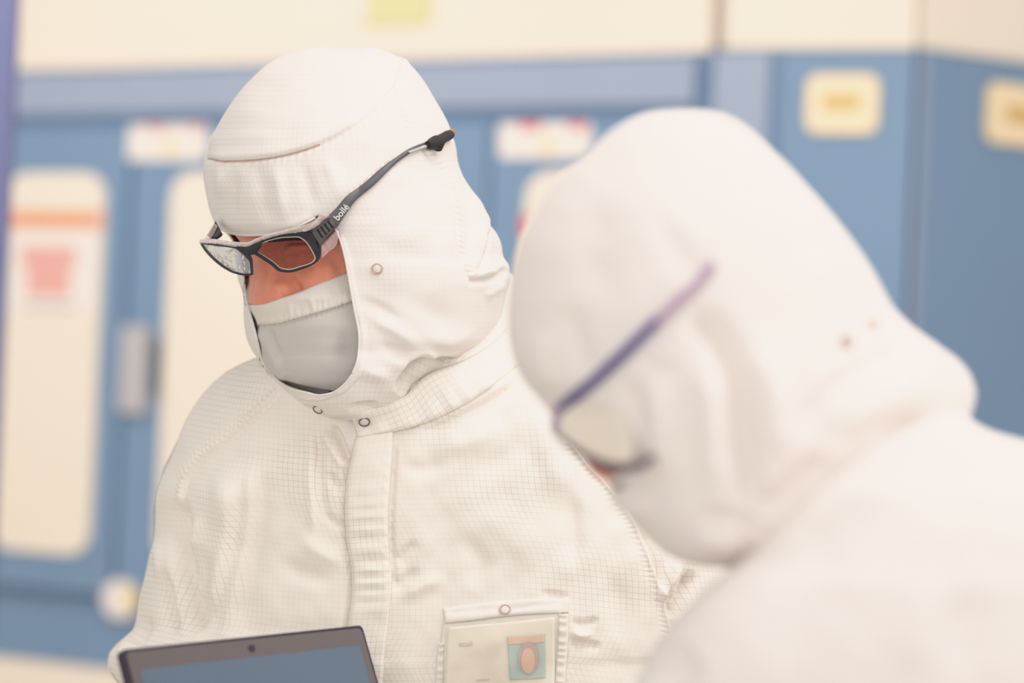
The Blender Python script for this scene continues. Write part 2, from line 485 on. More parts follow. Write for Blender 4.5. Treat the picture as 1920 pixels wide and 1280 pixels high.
# ---- body under the clothes (head with face, neck, trunk)
skin_keys = [
 # y, L, R, dc, Tf, Tb, n, tilt
 (175, 610, 640, 2.10, .005, .005, 2, 0), (185, 560, 700, 2.10, .03, .03, 2, 0), (215, 500, 760, 2.10, .06, .06, 2, 0),
 (270, 450, 800, 2.10, .085, .09, 2, 0), (340, 430, 825, 2.10, .090, .095, 2, 0), (400, 428, 830, 2.09, .085, .10, 2.1, 0),
 (430, 434, 830, 2.08, .080, .10, 2.2, 0), (450, 448, 830, 2.075, .085, .10, 2.2, 0), (470, 461, 828, 2.07, .080, .10, 2.3, 0),
 (490, 466, 826, 2.07, .078, .10, 2.3, 0), (540, 467, 822, 2.065, .076, .10, 2.3, 0), (560, 466, 820, 2.06, .074, .10, 2.3, 0),
 (570, 468, 818, 2.06, .072, .10, 2.3, 0), (580, 482, 816, 2.065, .070, .10, 2.3, 0), (600, 492, 812, 2.07, .070, .10, 2.2, 0), (625, 490, 808, 2.07, .068, .10, 2.2, 0),
 (640, 500, 805, 2.07, .066, .10, 2.2, 0), (665, 508, 800, 2.08, .064, .09, 2.2, 0), (690, 530, 795, 2.09, .060, .08, 2.2, 0),
 (712, 580, 790, 2.11, .055, .07, 2, 0), (740, 640, 800, 2.13, .055, .07, 2, 0), (800, 640, 860, 2.15, .055, .08, 2, 0),
 (850, 560, 980, 2.16, .07, .09, 2, 0), (920, 440, 1120, 2.16, .09, .11, 2.2, 0), (1100, 400, 1180, 2.15, .10, .11, 2.4, 0),
 (1500, 460, 1120, 2.15, .10, .11, 2.4, 0), (1800, 470, 1110, 2.15, .10, .11, 2.4, 0), (2080, 450, 1130, 2.15, .10, .12, 2.4, 0), (2150, 520, 1060, 2.15, .08, .1, 2.4, 0)]
skin_str = [
 dict(p=[(500, 462), (522, 500), (545, 532), (553, 556)], a=-.0075, w=(13, 22), taper=.15),
 dict(p=[(500, 548), (530, 536), (540, 552)], a=.0045, w=13, taper=.5),
 dict(p=[(552, 524), (560, 545), (556, 568)], a=-.0035, w=(5, 10), taper=.3),
 dict(p=[(500, 462), (550, 452), (610, 452)], a=-.009, w=(14, 20), taper=.2),
 dict(p=[(520, 468), (550, 462), (590, 462)], a=.006, w=10, taper=.4),
 dict(p=[(520, 480), (550, 478), (588, 470)], a=-.0018, w=3, taper=.3),
 dict(p=[(500, 440), (540, 434), (600, 432)], a=.001, w=10, taper=.4),
 dict(p=[(560, 500), (600, 506), (640, 500)], a=.004, w=22, taper=.4),
 dict(p=[(520, 490), (560, 505), (600, 500)], a=-.002, w=5, taper=.4),
 dict(p=[(495, 618), (540, 615), (580, 612)], a=-.003, w=4, taper=.3),
]
skinL = Loft(skin_keys, 300, 240, 60, skin_str, dense_to=712)
person = skinL.make('person', M_['skin'])
tag(person, 'sharply focused person in white gridded coverall, hood and face mask, looking down', 'person')
sb = skinL.bvh()

# ---- hood
hood_keys = [(90.2, 644, 648, 2.10, .001, .001, 2, 0), (90.5, 630, 662, 2.10, .010, .01, 2, 0), (91.5, 598, 690, 2.10, .022, .02, 2, 0), (94, 575, 712, 2.10, .034, .04, 2, 0), (98, 556, 727, 2.10, .044, .05, 2, 0), (105, 532, 742, 2.10, .055, .06, 2, 0),
 (112, 517, 762, 2.10, .063, .07, 2, 0), (120, 503, 768, 2.10, .070, .075, 2, 0), (140, 479, 785, 2.10, .082, .085, 2, 0), (165, 455, 803, 2.10, .092, .095, 2, 0),
 (190, 436, 818, 2.10, .100, .10, 2.05, 0), (215, 420, 832, 2.10, .106, .105, 2.1, 0), (240, 405, 843, 2.10, .111, .11, 2.1, 0), (260, 393, 850, 2.10, .114, .11, 2.15, 0),
 (278, 388, 855, 2.10, .116, .11, 2.2, 0), (300, 384, 858, 2.10, .118, .11, 2.2, 0), (325, 381, 866, 2.10, .120, .11, 2.2, 0), (350, 384, 882, 2.10, .122, .11, 2.2, 0),
 (380, 389, 903, 2.10, .124, .11, 2.2, 0), (405, 396, 912, 2.10, .125, .11, 2.2, 0), (420, 404, 916, 2.10, .126, .11, 2.2, 0), (435, 422, 930, 2.10, .126, .11, 2.2, 0),
 (460, 438, 941, 2.10, .126, .11, 2.2, 0), (480, 441, 944, 2.10, .126, .11, 2.2, 0), (500, 443, 955, 2.10, .127, .11, 2.2, 0), (525, 446, 957, 2.10, .127, .11, 2.2, 0),
 (551, 455, 950, 2.10, .127, .11, 2.2, 0), (598, 457, 940, 2.10, .128, .11, 2.2, 0), (633, 462, 925, 2.10, .128, .11, 2.2, 0), (655, 471, 905, 2.10, .127, .10, 2.2, 0),
 (677, 486, 875, 2.095, .125, .09, 2.2, 0), (703, 504, 842, 2.09, .120, .08, 2.1, 0), (725, 523, 815, 2.085, .113, .07, 2.1, 0), (747, 545, 788, 2.08, .104, .06, 2, 0),
 (757, 560, 772, 2.075, .096, .05, 2, 0), (766, 582, 752, 2.07, .086, .04, 2, 0), (776, 610, 735, 2.065, .074, .03, 2, 0), (786, 645, 705, 2.06, .062, .02, 2, 0)]
opening = [(385, 405), (402, 420), (425, 435), (465, 441), (510, 439), (560, 424), (600, 404), (622, 412), (634, 436), (646, 480), (655, 530), (665, 580), (674, 635),
           (672, 668), (662, 698), (645, 722), (622, 737), (598, 741), (575, 736), (548, 729), (525, 716), (506, 698), (489, 674), (483, 645), (473, 606), (463, 570), (457, 532), (453, 505), (447, 470), (425, 445), (400, 436), (380, 430)]
hood_str = [
 # crown seam: panel above laps over the band
 dict(p=[(384, 294), (418, 302), (470, 300), (512, 295), (560, 284), (620, 262), (680, 226), (724, 182), (746, 150), (754, 114)], a=-.0022, w=(2.5, 3.5), taper=.03, rip=(.0004, 15, 8, 6)),
 dict(p=[(384, 286), (418, 294), (470, 292), (560, 276), (620, 254), (676, 220)], a=.0020, w=(14, 5), taper=.1),
 # back seam of the crown
 dict(p=[(762, 112), (748, 150), (748, 178), (764, 215), (772, 262)], a=-.0016, w=(3, 5), taper=.15, rip=(.0006, 13, 7, 4)),
 dict(p=[(752, 112), (738, 150), (735, 180)], a=.0015, w=9, taper=.2),
 # brow gathers
 dict(p=[(412, 306), (415, 340), (410, 380)], a=.0030, w=9, taper=.5),
 dict(p=[(436, 302), (440, 330), (432, 420)], a=-.0028, w=(9, 14), taper=.4),
 dict(p=[(480, 300), (488, 340), (500, 430)], a=-.0032, w=(16, 12), taper=.35),
 dict(p=[(512, 298), (525, 350), (535, 430)], a=.0030, w=12, taper=.4),
 dict(p=[(560, 290), (575, 340), (590, 400)], a=-.0025, w=14, taper=.4),
 dict(p=[(600, 280), (625, 330), (640, 380)], a=.0022, w=14, taper=.4),
 dict(p=[(398, 400), (430, 428), (480, 434), (540, 426), (590, 402)], a=.0016, w=(9, 9), taper=.1),
 # hem round the face opening
 dict(p=[(636, 436), (651, 480), (660, 530), (671, 580), (681, 635), (678, 672), (668, 704), (650, 730), (622, 746)], a=.0016, w=(5, 8), taper=.05),
 # side seam with crimps, down behind the ear
 dict(p=[(775, 262), (812, 300), (838, 340), (852, 390), (860, 440), (868, 490), (884, 545)], a=-.0012, w=3, taper=.1, rip=(.0006, 11, 7, -6)),
 dict(p=[(764, 275), (800, 310), (826, 350), (840, 400), (848, 450), (856, 500)], a=.0012, w=6, taper=.2),
 # back drape of the hood
 dict(p=[(862, 320), (880, 370), (885, 430), (880, 500)], a=-.0040, w=(12, 20), taper=.3),
 dict(p=[(890, 370), (908, 420), (912, 455), (900, 500)], a=.0045, w=10, taper=.4),
 dict(p=[(916, 425), (917, 460), (908, 495), (890, 520)], a=-.0045, w=(4, 7), taper=.2),
 dict(p=[(876, 524), (905, 523), (930, 516), (950, 500)], a=-.0060, w=(3, 8), taper=.15),
 dict(p=[(880, 512), (905, 511), (930, 503)], a=.0030, w=6, taper=.3),
 dict(p=[(905, 560), (925, 545), (950, 530)], a=.003, w=8, taper=.3),
 # soft side folds
 dict(p=[(700, 350), (740, 330), (800, 320)], a=.0025, w=18, taper=.5),
 dict(p=[(690, 400), (750, 372), (830, 380)], a=-.0025, w=22, taper=.5),
 dict(p=[(720, 470), (770, 440), (830, 430)], a=.0025, w=22, taper=.5),
 dict(p=[(665, 560), (710, 575), (760, 610)], a=-.0030, w=(10, 16), taper=.4),
 dict(p=[(690, 590), (740, 620), (800, 655)], a=.0035, w=(14, 12), taper=.4),
 dict(p=[(700, 640), (745, 662), (785, 690)], a=-.0048, w=(14, 10), taper=.4),
 dict(p=[(760, 560), (820, 590), (880, 600)], a=-.0028, w=20, taper=.5),
 dict(p=[(790, 640), (840, 640), (900, 610)], a=.0040, w=(16, 12), taper=.4),
 dict(p=[(665, 690), (700, 700), (740, 712)], a=.0045, w=14, taper=.4),
 # tuck into the collar
 dict(p=[(758, 742), (775, 712), (800, 688), (830, 676), (862, 676)], a=-.0120, w=(5, 15), taper=.25),
 dict(p=[(748, 742), (766, 712), (790, 686), (815, 672)], a=-.0200, w=(13, 8), taper=.25),
 dict(p=[(735, 735), (758, 712), (785, 680), (825, 662)], a=.0055, w=(12, 6), taper=.3),
 dict(p=[(812, 712), (840, 697), (868, 690)], a=.0055, w=9, taper=.4),
 # chin band
 dict(p=[(556, 750), (600, 752), (640, 740), (680, 705)], a=-.0014, w=3, taper=.1),
 dict(p=[(560, 742), (590, 748), (625, 744)], a=.0018, w=5, taper=.3),
 dict(p=[(650, 765), (680, 760), (712, 757)], a=-.0085, w=(4, 9), taper=.3),
 dict(p=[(590, 775), (630, 772), (690, 770)], a=.0025, w=8, taper=.3),
]
hoodL = Loft(hood_keys, 430, 360, 70, hood_str, wr=.00028, seed=3)
hood = hoodL.make('hood', M_['hood'], person, cut=opening, cap=False)
solid(hood, .0016)
hb = hoodL.bvh()

# ---- face mask
mask_keys = [(480, 478, 832, 2.08, .082, .05, 2.3, 0), (540, 463, 830, 2.075, .088, .05, 2.3, 0), (560, 461, 828, 2.07, .087, .05, 2.3, 0), (571, 464, 826, 2.07, .086, .05, 2.3, 0),
 (603, 477, 820, 2.07, .088, .05, 2.2, 0), (640, 485, 812, 2.075, .090, .05, 2.2, 0), (670, 489, 800, 2.08, .091, .05, 2.2, 0), (700, 502, 780, 2.08, .088, .05, 2.1, 0),
 (716, 522, 765, 2.075, .080, .05, 2, 0), (733, 556, 740, 2.07, .068, .05, 2, 0), (750, 586, 710, 2.065, .052, .05, 2, 0), (760, 610, 690, 2.06, .035, .03, 2, 0)]
mask_str = [
 dict(p=[(480, 612), (520, 610), (560, 600), (610, 586), (668, 568)], a=-.0012, w=(2, 3), taper=.05, rip=(.0008, 9, 7, -5)),
 dict(p=[(478, 603), (520, 601), (560, 592), (610, 577), (668, 558)], a=.0012, w=5, taper=.1),
 dict(p=[(487, 612), (505, 648), (524, 690), (540, 715)], a=.0032, w=(5, 10), taper=.15),
 dict(p=[(500, 605), (512, 640), (530, 680)], a=-.0022, w=7, taper=.3),
 dict(p=[(515, 655), (525, 680), (530, 700)], a=.0022, w=5, taper=.4),
 dict(p=[(540, 560), (545, 580), (540, 600)], a=.0016, w=6, taper=.4),
 dict(p=[(575, 550), (585, 570), (590, 590)], a=.0016, w=7, taper=.4),
 dict(p=[(620, 530), (628, 550), (632, 575)], a=-.0016, w=7, taper=.4),
 dict(p=[(600, 620), (610, 660), (600, 710)], a=.002, w=26, taper=.5),
 dict(p=[(640, 610), (650, 660), (640, 700)], a=-.002, w=16, taper=.5),
]
maskL = Loft(mask_keys, 170, 200, 30, mask_str, wr=.0002, seed=9)
mk_top = [(455, 572), (468, 571.5), (485, 571), (500, 568), (530, 558), (560, 547), (600, 530), (648, 511), (690, 494), (730, 478)]
mask = maskL.make('face_mask', M_['maskf'], person, keep=mk_top+[(745, 500), (760, 540), (765, 600), (765, 700), (720, 745), (660, 742), (625, 733), (590, 727), (555, 719), (525, 709), (503, 701), (470, 700), (425, 640), (435, 590)], backmin=-.45)
solid(mask, .0008)
mb = maskL.bvh()
patch('hem_band', [(468, 572.5), (485, 571.5), (500, 568.5), (530, 558.5), (560, 547.5), (600, 530.5), (648, 511.5), (672, 503)],
      [(482, 609), (496, 610), (515, 608), (540, 602), (570, 594), (608, 583), (655, 568), (676, 560)], M_['maskhem'], mask, [mb], off=.0012, n=90, k=14, rip=(.0006, 14, .9), thick=.0006)
patch('lining_gap_fill', [(449, 520), (457, 560), (462, 600), (470, 640), (486, 672), (503, 698), (524, 718), (560, 733), (610, 742)],
      [(472, 520), (474, 570), (486, 610), (494, 650), (505, 680), (525, 696), (550, 706), (580, 714), (628, 722)], M_['lining_gap_fill'], hood, [mb], off=-.006, n=70, k=10, thick=.0008, default=2.075, edge=False, blur=8)  # grey patch added so the gap inside the hood is not black
# eyebrow and far eyebrow lie on the face
patch('eyebrow', [(500, 449), (520, 441), (545, 437), (585, 440)], [(503, 454), (522, 453), (548, 451), (585, 450)], M_['brow'], person, [sb], off=.0014, n=30, k=6, thick=.0012)
if 0: patch('eyelashes', [(530, 479), (548, 478), (572, 473)], [(531, 481), (548, 480.5), (572, 475)], M_['brow'], person, [sb], off=.0012, n=20, k=4, thick=.001)
# crown seam thread
def seam(name, pts, m, parent, bv, r=.0006, off=.0002, n=120):
    q = poly(pts, n); V = []
    for x, y in q:
        d = depth_at(x, y, bv, None)
        if d is None: continue
        V.append(P(x, y, d-off))
    return tube(name, V, r, m, parent, seg=6)
hb1 = [hb]
seam('crown_seam', [(390, 297), (418, 302), (470, 300), (512, 295), (560, 284), (600, 271)], M_['redseam'], hood, hb1, r=.0007)

seam('opening_hem', [(626, 424), (636, 445), (647, 482), (656, 530), (665, 580), (674, 635), (672, 668), (662, 698), (645, 722), (622, 737), (598, 741), (575, 736), (548, 729), (525, 716), (507, 698), (491, 674), (484, 645), (474, 606), (464, 570), (458, 535)], M_['plain'], hood, hb1, r=.0011, off=-.0003, n=200)
seam('brow_hem', [(404, 420), (425, 435), (465, 441), (510, 439), (560, 424), (592, 408)], M_['plain'], hood, hb1, r=.0011, off=-.0003, n=80)
# ---- coverall trunk and sleeves
suit_keys = [(505, 720, 940, 2.17, .03, .03, 2, 0), (515, 700, 962, 2.17, .06, .06, 2, 0), (540, 680, 975, 2.165, .08, .09, 2, 0), (580, 650, 985, 2.16, .095, .10, 2, 0), (620, 600, 1005, 2.155, .108, .11, 2, -.01), (650, 540, 1040, 2.15, .116, .12, 2, -.015),
 (662, 510, 1060, 2.15, .118, .12, 2.1, -.02), (670, 482, 1075, 2.15, .120, .12, 2.1, -.02), (682, 453, 1095, 2.15, .122, .12, 2.1, -.02), (700, 420, 1120, 2.145, .124, .12, 2.2, -.025), (727, 390, 1150, 2.14, .127, .12, 2.2, -.03),
 (760, 364, 1182, 2.14, .131, .13, 2.3, -.03), (795, 345, 1210, 2.14, .135, .13, 2.3, -.03), (840, 326, 1240, 2.14, .139, .13, 2.4, -.03), (890, 304, 1268, 2.14, .143, .13, 2.4, -.03),
 (940, 291, 1295, 2.14, .146, .13, 2.4, -.03), (1000, 289, 1345, 2.14, .149, .13, 2.4, -.03), (1055, 277, 1390, 2.14, .151, .13, 2.4, -.03), (1115, 264, 1405, 2.14, .153, .13, 2.4, -.03),
 (1165, 255, 1408, 2.14, .155, .13, 2.4, -.03), (1178, 250, 1408, 2.14, .155, .13, 2.4, -.03), (1192, 236, 1408, 2.14, .155, .13, 2.4, -.03), (1210, 216, 1406, 2.14, .155, .13, 2.4, -.03), (1228, 204, 1404, 2.14, .155, .13, 2.4, -.03), (1248, 202, 1378, 2.14, .155, .13, 2.4, -.03),
 (1268, 212, 1380, 2.14, .155, .13, 2.4, -.03), (1295, 240, 1380, 2.14, .155, .13, 2.4, -.03), (1360, 330, 1360, 2.14, .15, .13, 2.4, -.03), (1500, 390, 1250, 2.14, .14, .13, 2.4, -.01), (1750, 420, 1190, 2.14, .13, .13, 2.4, 0), (2050, 400, 1210, 2.14, .13, .14, 2.4, 0), (2230, 430, 1180, 2.14, .12, .12, 2.4, 0)]
suit_str = [
 # left raglan seam and armhole
 dict(p=[(524, 728), (482, 768), (440, 804), (400, 836), (366, 866), (345, 895), (337, 925), (337, 985)], a=.0022, w=(6, 5), taper=.04, rip=(.0008, 10, 6, 5)),
 dict(p=[(530, 734), (488, 775), (446, 812), (406, 844), (372, 874), (352, 902), (344, 935)], a=-.0030, w=(3, 9), taper=.05),
 dict(p=[(338, 930), (340, 985), (347, 1045), (357, 1110), (372, 1195)], a=-.0140, w=(14, 24), taper=.18),
 dict(p=[(322, 990), (326, 1060), (340, 1150), (350, 1200)], a=.0060, w=15, taper=.3),
 dict(p=[(305, 1060), (316, 1120), (325, 1200)], a=-.0060, w=(12, 14), taper=.3),
 dict(p=[(345, 1030), (360, 1080), (372, 1130)], a=.0050, w=(7, 12), taper=.3),
 dict(p=[(290, 1000), (300, 1050), (300, 1110)], a=.003, w=9, taper=.4),
 dict(p=[(278, 1150), (270, 1180), (235, 1215)], a=-.006, w=10, taper=.4),
 dict(p=[(262, 1190), (235, 1222), (222, 1260)], a=.005, w=9, taper=.4),
 # chest left of the placket
 dict(p=[(380, 960), (376, 1010), (352, 1040)], a=.0040, w=(12, 9), taper=.4),
 dict(p=[(400, 1020), (385, 1090), (385, 1190)], a=-.0060, w=(22, 20), taper=.3),
 dict(p=[(476, 850), (470, 950), (452, 1060), (412, 1200)], a=.0110, w=(12, 70), taper=.25),
 dict(p=[(466, 880), (458, 960), (440, 1060), (402, 1190)], a=-.0085, w=(40, 10), taper=.25),
 dict(p=[(420, 870), (430, 940), (420, 1000)], a=.0035, w=24, taper=.5),
 dict(p=[(582, 780), (584, 850), (588, 930), (590, 1010)], a=.0030, w=(5, 12), taper=.25),
 dict(p=[(597, 800), (600, 880), (612, 980)], a=-.0030, w=(6, 16), taper=.25),
 dict(p=[(622, 792), (640, 830), (652, 868)], a=-.0075, w=(6, 9), taper=.2),
 dict(p=[(600, 800), (622, 842), (648, 885)], a=.0030, w=7, taper=.3),
 dict(p=[(610, 880), (628, 905), (648, 925)], a=-.0040, w=8, taper=.35),
 dict(p=[(606, 960), (628, 980), (650, 995)], a=-.0030, w=8, taper=.35),
 dict(p=[(520, 1040), (570, 1075), (640, 1090)], a=-.0035, w=18, taper=.4),
 dict(p=[(560, 1000), (610, 1040), (655, 1060)], a=.0030, w=16, taper=.4),
 # placket sides
 dict(p=[(660, 830), (644, 900), (641, 960), (646, 1030), (655, 1090), (650, 1150), (640, 1220)], a=-.0035, w=(7, 3), taper=.05),
 dict(p=[(742, 830), (738, 900), (735, 980), (738, 1060), (740, 1110)], a=-.0028, w=(3, 7), taper=.1, rip=(.0004, 24, 10, 8)),
 dict(p=[(735, 1112), (748, 1092), (785, 1062)], a=-.0030, w=(6, 12), taper=.3),
 dict(p=[(738, 1060), (752, 1040), (782, 1010)], a=-.0025, w=(6, 12), taper=.3),
 dict(p=[(745, 1130), (790, 1100), (840, 1080)], a=.0040, w=14, taper=.4),
 dict(p=[(740, 870), (790, 880), (850, 860)], a=-.0022, w=15, taper=.4),
 # folds fanning from collar
 dict(p=[(780, 815), (850, 785), (930, 742), (1000, 690)], a=-.0040, w=(6, 14), taper=.2),
 dict(p=[(800, 850), (880, 830), (960, 780)], a=.0035, w=20, taper=.4),
 dict(p=[(860, 880), (940, 860), (1010, 800)], a=-.0030, w=22, taper=.4),
 dict(p=[(1000, 760), (1030, 850), (1060, 960)], a=.0040, w=26, taper=.4),
 dict(p=[(1060, 900), (1075, 980), (1078, 1080)], a=-.0045, w=(18, 30), taper=.35),
 dict(p=[(900, 960), (960, 1000), (990, 1080)], a=.0030, w=34, taper=.4),
 dict(p=[(860, 1000), (900, 1060), (880, 1110)], a=-.0030, w=22, taper=.4),
 # right raglan seam
 dict(p=[(1060, 820), (1095, 866), (1140, 915), (1178, 968), (1205, 1025), (1228, 1085), (1252, 1165), (1262, 1230)], a=.0018, w=(4, 4), taper=.03, rip=(.0004, 11, 6, 8)),
 dict(p=[(1066, 815), (1102, 860), (1148, 910), (1187, 963), (1214, 1022), (1237, 1083), (1260, 1160), (1270, 1230)], a=-.0050, w=(11, 3.5), taper=.05),
 # right sleeve
 dict(p=[(1215, 985), (1250, 1020), (1290, 1050)], a=-.0035, w=14, taper=.3),
 dict(p=[(1275, 1050), (1255, 1090), (1238, 1130)], a=.0090, w=(8, 10), taper=.25),
 dict(p=[(1300, 1065), (1282, 1110), (1255, 1160)], a=-.0110, w=(14, 9), taper=.25),
 # by the badge pocket
 dict(p=[(1068, 1164), (1092, 1168), (1125, 1160)], a=-.0045, w=(6, 6), taper=.3),
 dict(p=[(1068, 1182), (1090, 1190), (1115, 1186)], a=.0045, w=7, taper=.4),
 dict(p=[(1066, 1200), (1090, 1208), (1130, 1210)], a=-.0045, w=(6, 9), taper=.3),
 dict(p=[(1010, 1112), (1050, 1116), (1072, 1122)], a=-.0030, w=6, taper=.4),
 dict(p=[(1130, 1060), (1160, 1130), (1170, 1220)], a=-.0040, w=30, taper=.4),
]
suitL = Loft(suit_keys, 430, 470, 80, suit_str, wr=.0004, dense_to=1295, seed=5, amp_all=1.4)
# the chest grid hangs at a slight slant left of the placket
xx, yy = suitL.X, suitL.Y
suitL.UV[..., 1] += np.where(xx < 690, (xx-690)*.12*M, (xx-690)*.05*M)+.004*np.sin((xx-300)/140.)
suitL.UV[..., 0] += .006*np.sin((yy-600)/170.)+np.where(xx < 650, (yy-900)*.06*M, 0)
coverall = suitL.make('coverall', M_['suit'], person)
ub = suitL.bvh()
# legs and boots of the same person, out of frame but standing on the floor
def loft3(name, rings, m, parent=None, seg=28):
    """rings: centre, rx, ry"""
    V = []; Fs = []
    for c, rx, ry in rings:
        for j in range(seg):
            g = 2*math.pi*j/seg; V.append((c[0]+rx*math.cos(g), c[1]+ry*math.sin(g), c[2]))
    for i in range(len(rings)-1):
        for j in range(seg):
            k = (j+1) % seg; Fs.append((i*seg+j, (i+1)*seg+j, (i+1)*seg+k, i*seg+k))
    Fs.append(tuple(range(seg))); Fs.append(tuple((len(rings)-1)*seg+j for j in range(seg-1, -1, -1)))
    return mkobj(name, V, Fs, m, parent)
def legs(cx, cy, w, top, parent, cov):
    o = []
    for s in (-1, 1):
        x = cx+s*w
        o.append(loft3('trouser', [((x*.4+cx*.6, cy, top), w*1.05, .13), ((x, cy, top-.12), w*.98, .125), ((x, cy-.01, top-.35), w*.8, .10), ((x, cy, .40), w*.72, .09), ((x, cy+.01, .16), w*.7, .085), ((x, cy+.01, .12), w*.62, .08)], M_['suit']))
        bt = loft3('boot', [((x, cy-.05, 0), .05, .14), ((x, cy-.05, .03), .053, .145), ((x, cy-.03, .07), .05, .11), ((x, cy+.005, .11), .048, .07), ((x, cy+.01, .30), .055, .07)], M_['boot'], parent)
    join_into(cov, o)
pc = P(805, 640, 2.14)
legs(pc[0]-.01+.0, 2.14, .085, .88, person, coverall)

# placket, collar, hood flap
bv2 = [ub, hb]
patch('placket', [(667, 818), (656, 860), (648, 905), (645, 950), (648, 1010), (657, 1065), (658, 1105), (652, 1160), (642, 1230), (636, 1300)],
      [(738, 808), (736, 860), (732, 920), (729, 980), (731, 1040), (736, 1085), (733, 1120), (727, 1180), (720, 1240), (716, 1300)],
      M_['suit'], coverall, [ub], off=.0040, n=200, k=20, rip=(.0016, 30, .5), thick=.003, ripwin=lambda y: .12+.88*math.exp(-((y-1045)/75)**2))
coll_t = [(660, 784), (690, 768), (720, 759), (743, 749), (759, 741), (775, 725), (795, 706), (822, 692), (860, 679), (905, 655), (935, 632), (952, 612)]
coll_b = [(672, 822), (706, 816), (745, 809), (790, 797), (840, 776), (890, 748), (940, 712), (978, 680), (1000, 655)]
collar = patch('collar', coll_t, coll_b, M_['suit'], coverall, [ub, hb], off=.0060, blur=30, default=2.12, n=150, k=18, rip=(.0006, 40, .8), thick=.003)
deps = bpy.context.evaluated_depsgraph_get
def bvh_obj(o):
    me = o.data
    return BVHTree.FromPolygons([tuple(v.co) for v in me.vertices], [tuple(p.vertices) for p in me.polygons])
cb = bvh_obj(collar)
snap(683, 786+3, .0052, [cb, ub, hb], collar, M_['steel'], M_['snapcap'])
snap(597, 766, .0048, [hb], hood, M_['steel'], M_['snapcap'])
snap(707, 504, .0050, [hb], hood, M_['pinksteel'], M_['snapcap'])
# ---- badge pocket on the chest
def up1(pts, k): return [(x, y+k) for x, y in pts]
pocket_win = patch('badge_pocket', [(832, 1150), (900, 1146), (980, 1140), (1052, 1132)], [(812, 1330), (890, 1330), (980, 1330), (1052, 1330)], M_['plain'], coverall, [ub], off=.0022, n=70, k=50, thick=.001)
pb = bvh_obj(pocket_win)
patch('pocket_flap', [(830, 1141), (880, 1133), (940, 1126), (1000, 1122), (1066, 1119)], [(834, 1169), (880, 1165), (940, 1157), (1000, 1152), (1066, 1149)], M_['plain'], pocket_win, [pb, ub], off=.0022, n=60, k=12, thick=.001)
fb = bvh_obj([c for c in pocket_win.children if c.name.startswith('pocket_flap')][0])
patch('seam_strip', [(1046, 1150), (1044, 1200), (1040, 1260), (1036, 1330)], [(1067, 1150), (1066, 1200), (1062, 1260), (1060, 1330)], M_['plain'], pocket_win, [ub], off=.0040, n=120, k=12, rip=(.0009, 15, .4), thick=.0015)
patch('seam_strip', [(822, 1205), (818, 1240), (814, 1330), (813, 1335)], [(834, 1205), (834, 1240), (832, 1330), (832, 1335)], M_['plain'], pocket_win, [ub], off=.0036, n=60, k=8, rip=(.0009, 15, .5), thick=.0015)
snap(947, 1144, .0052, [fb], pocket_win, M_['pinksteel'], M_['snapcap'])
# identity card behind the clear window
card = patch('identity_card', [(840, 1176), (900, 1170), (980, 1163), (1040, 1156)], [(832, 1325), (890, 1325), (980, 1322), (1040, 1320)], M_['card'], None, [pb, ub], off=.0022, n=40, k=30, thick=.0006, edge=False)
tag(card, 'cream identity card with a small portrait inside the chest pocket window', 'card')
ib = bvh_obj(card)
photo = patch('portrait_photo', [(951, 1192), (975, 1190), (1000, 1189), (1022, 1187)], [(956, 1275), (975, 1274), (1000, 1273), (1023, 1271)], M_['teal'], card, [ib], off=.0012, n=24, k=24, thick=.0002, edge=False)
patch('portrait_strip', [(951, 1193), (975, 1191), (1000, 1190), (1021, 1188)], [(952, 1209), (975, 1207), (1000, 1206), (1021, 1203)], M_['pred'], card, [ib], off=.0017, n=18, k=8, thick=.0002, edge=False)
phb = bvh_obj(photo)
def blob(name, cx, cy, rx, ry, m, off, parent):
    o = [(cx+rx*math.cos(a), cy+ry*math.sin(a)) for a in np.linspace(0, 2*math.pi, 25)[:-1]]
    return disc_fill(name, o, lambda x, y: depth_at(x, y, [phb, ib], 2)-off, m, parent, n=32, rings=4)
blob('portrait_hair', 991, 1233, 19, 31, M_['phair'], .0022, card)
blob('portrait_face', 990, 1238, 13, 24, M_['pface'], .0028, card)
win = patch('clear_window', [(834, 1172), (900, 1166), (980, 1159), (1046, 1152)], [(828, 1325), (890, 1325), (980, 1322), (1046, 1320)], M_['vinyl'], pocket_win, [ub], off=.0115, n=50, k=30, edge=False, rip=(.0005, 60, .5), thick=.0003)
def text(name, body, x, y, size, ang, m, parent, bv, off=.001, default=2.0):
    cu = bpy.data.curves.new(name, 'FONT'); cu.body = body; cu.size = 1; cu.align_x = 'CENTER'; cu.align_y = 'CENTER'; cu.offset = .012
    t = bpy.data.objects.new(name, cu); C.objects.link(t)
    me = bpy.data.meshes.new_from_object(t.evaluated_get(deps())); bpy.data.objects.remove(t)
    ca, sa = math.cos(ang), math.sin(ang); V = []
    for v in me.vertices:
        px_ = x+(v.co.x*ca+v.co.y*-sa*-1*-1)*size; py_ = y-(v.co.x*sa+v.co.y*ca)*size
        d = depth_at(px_, py_, bv, default); V.append(P(px_, py_, d-off))
    return mkobj(name, V, [tuple(p.vertices) for p in me.polygons], m, parent, smooth=False)
text('card_lettering', 'scuii', 873, 1207, 15, .05, M_['ink'], card, [ib], .0014)
text('card_lettering', 'ııııııııııııı', 905, 1274, 9, .05, M_['ink'], card, [ib], .0014)

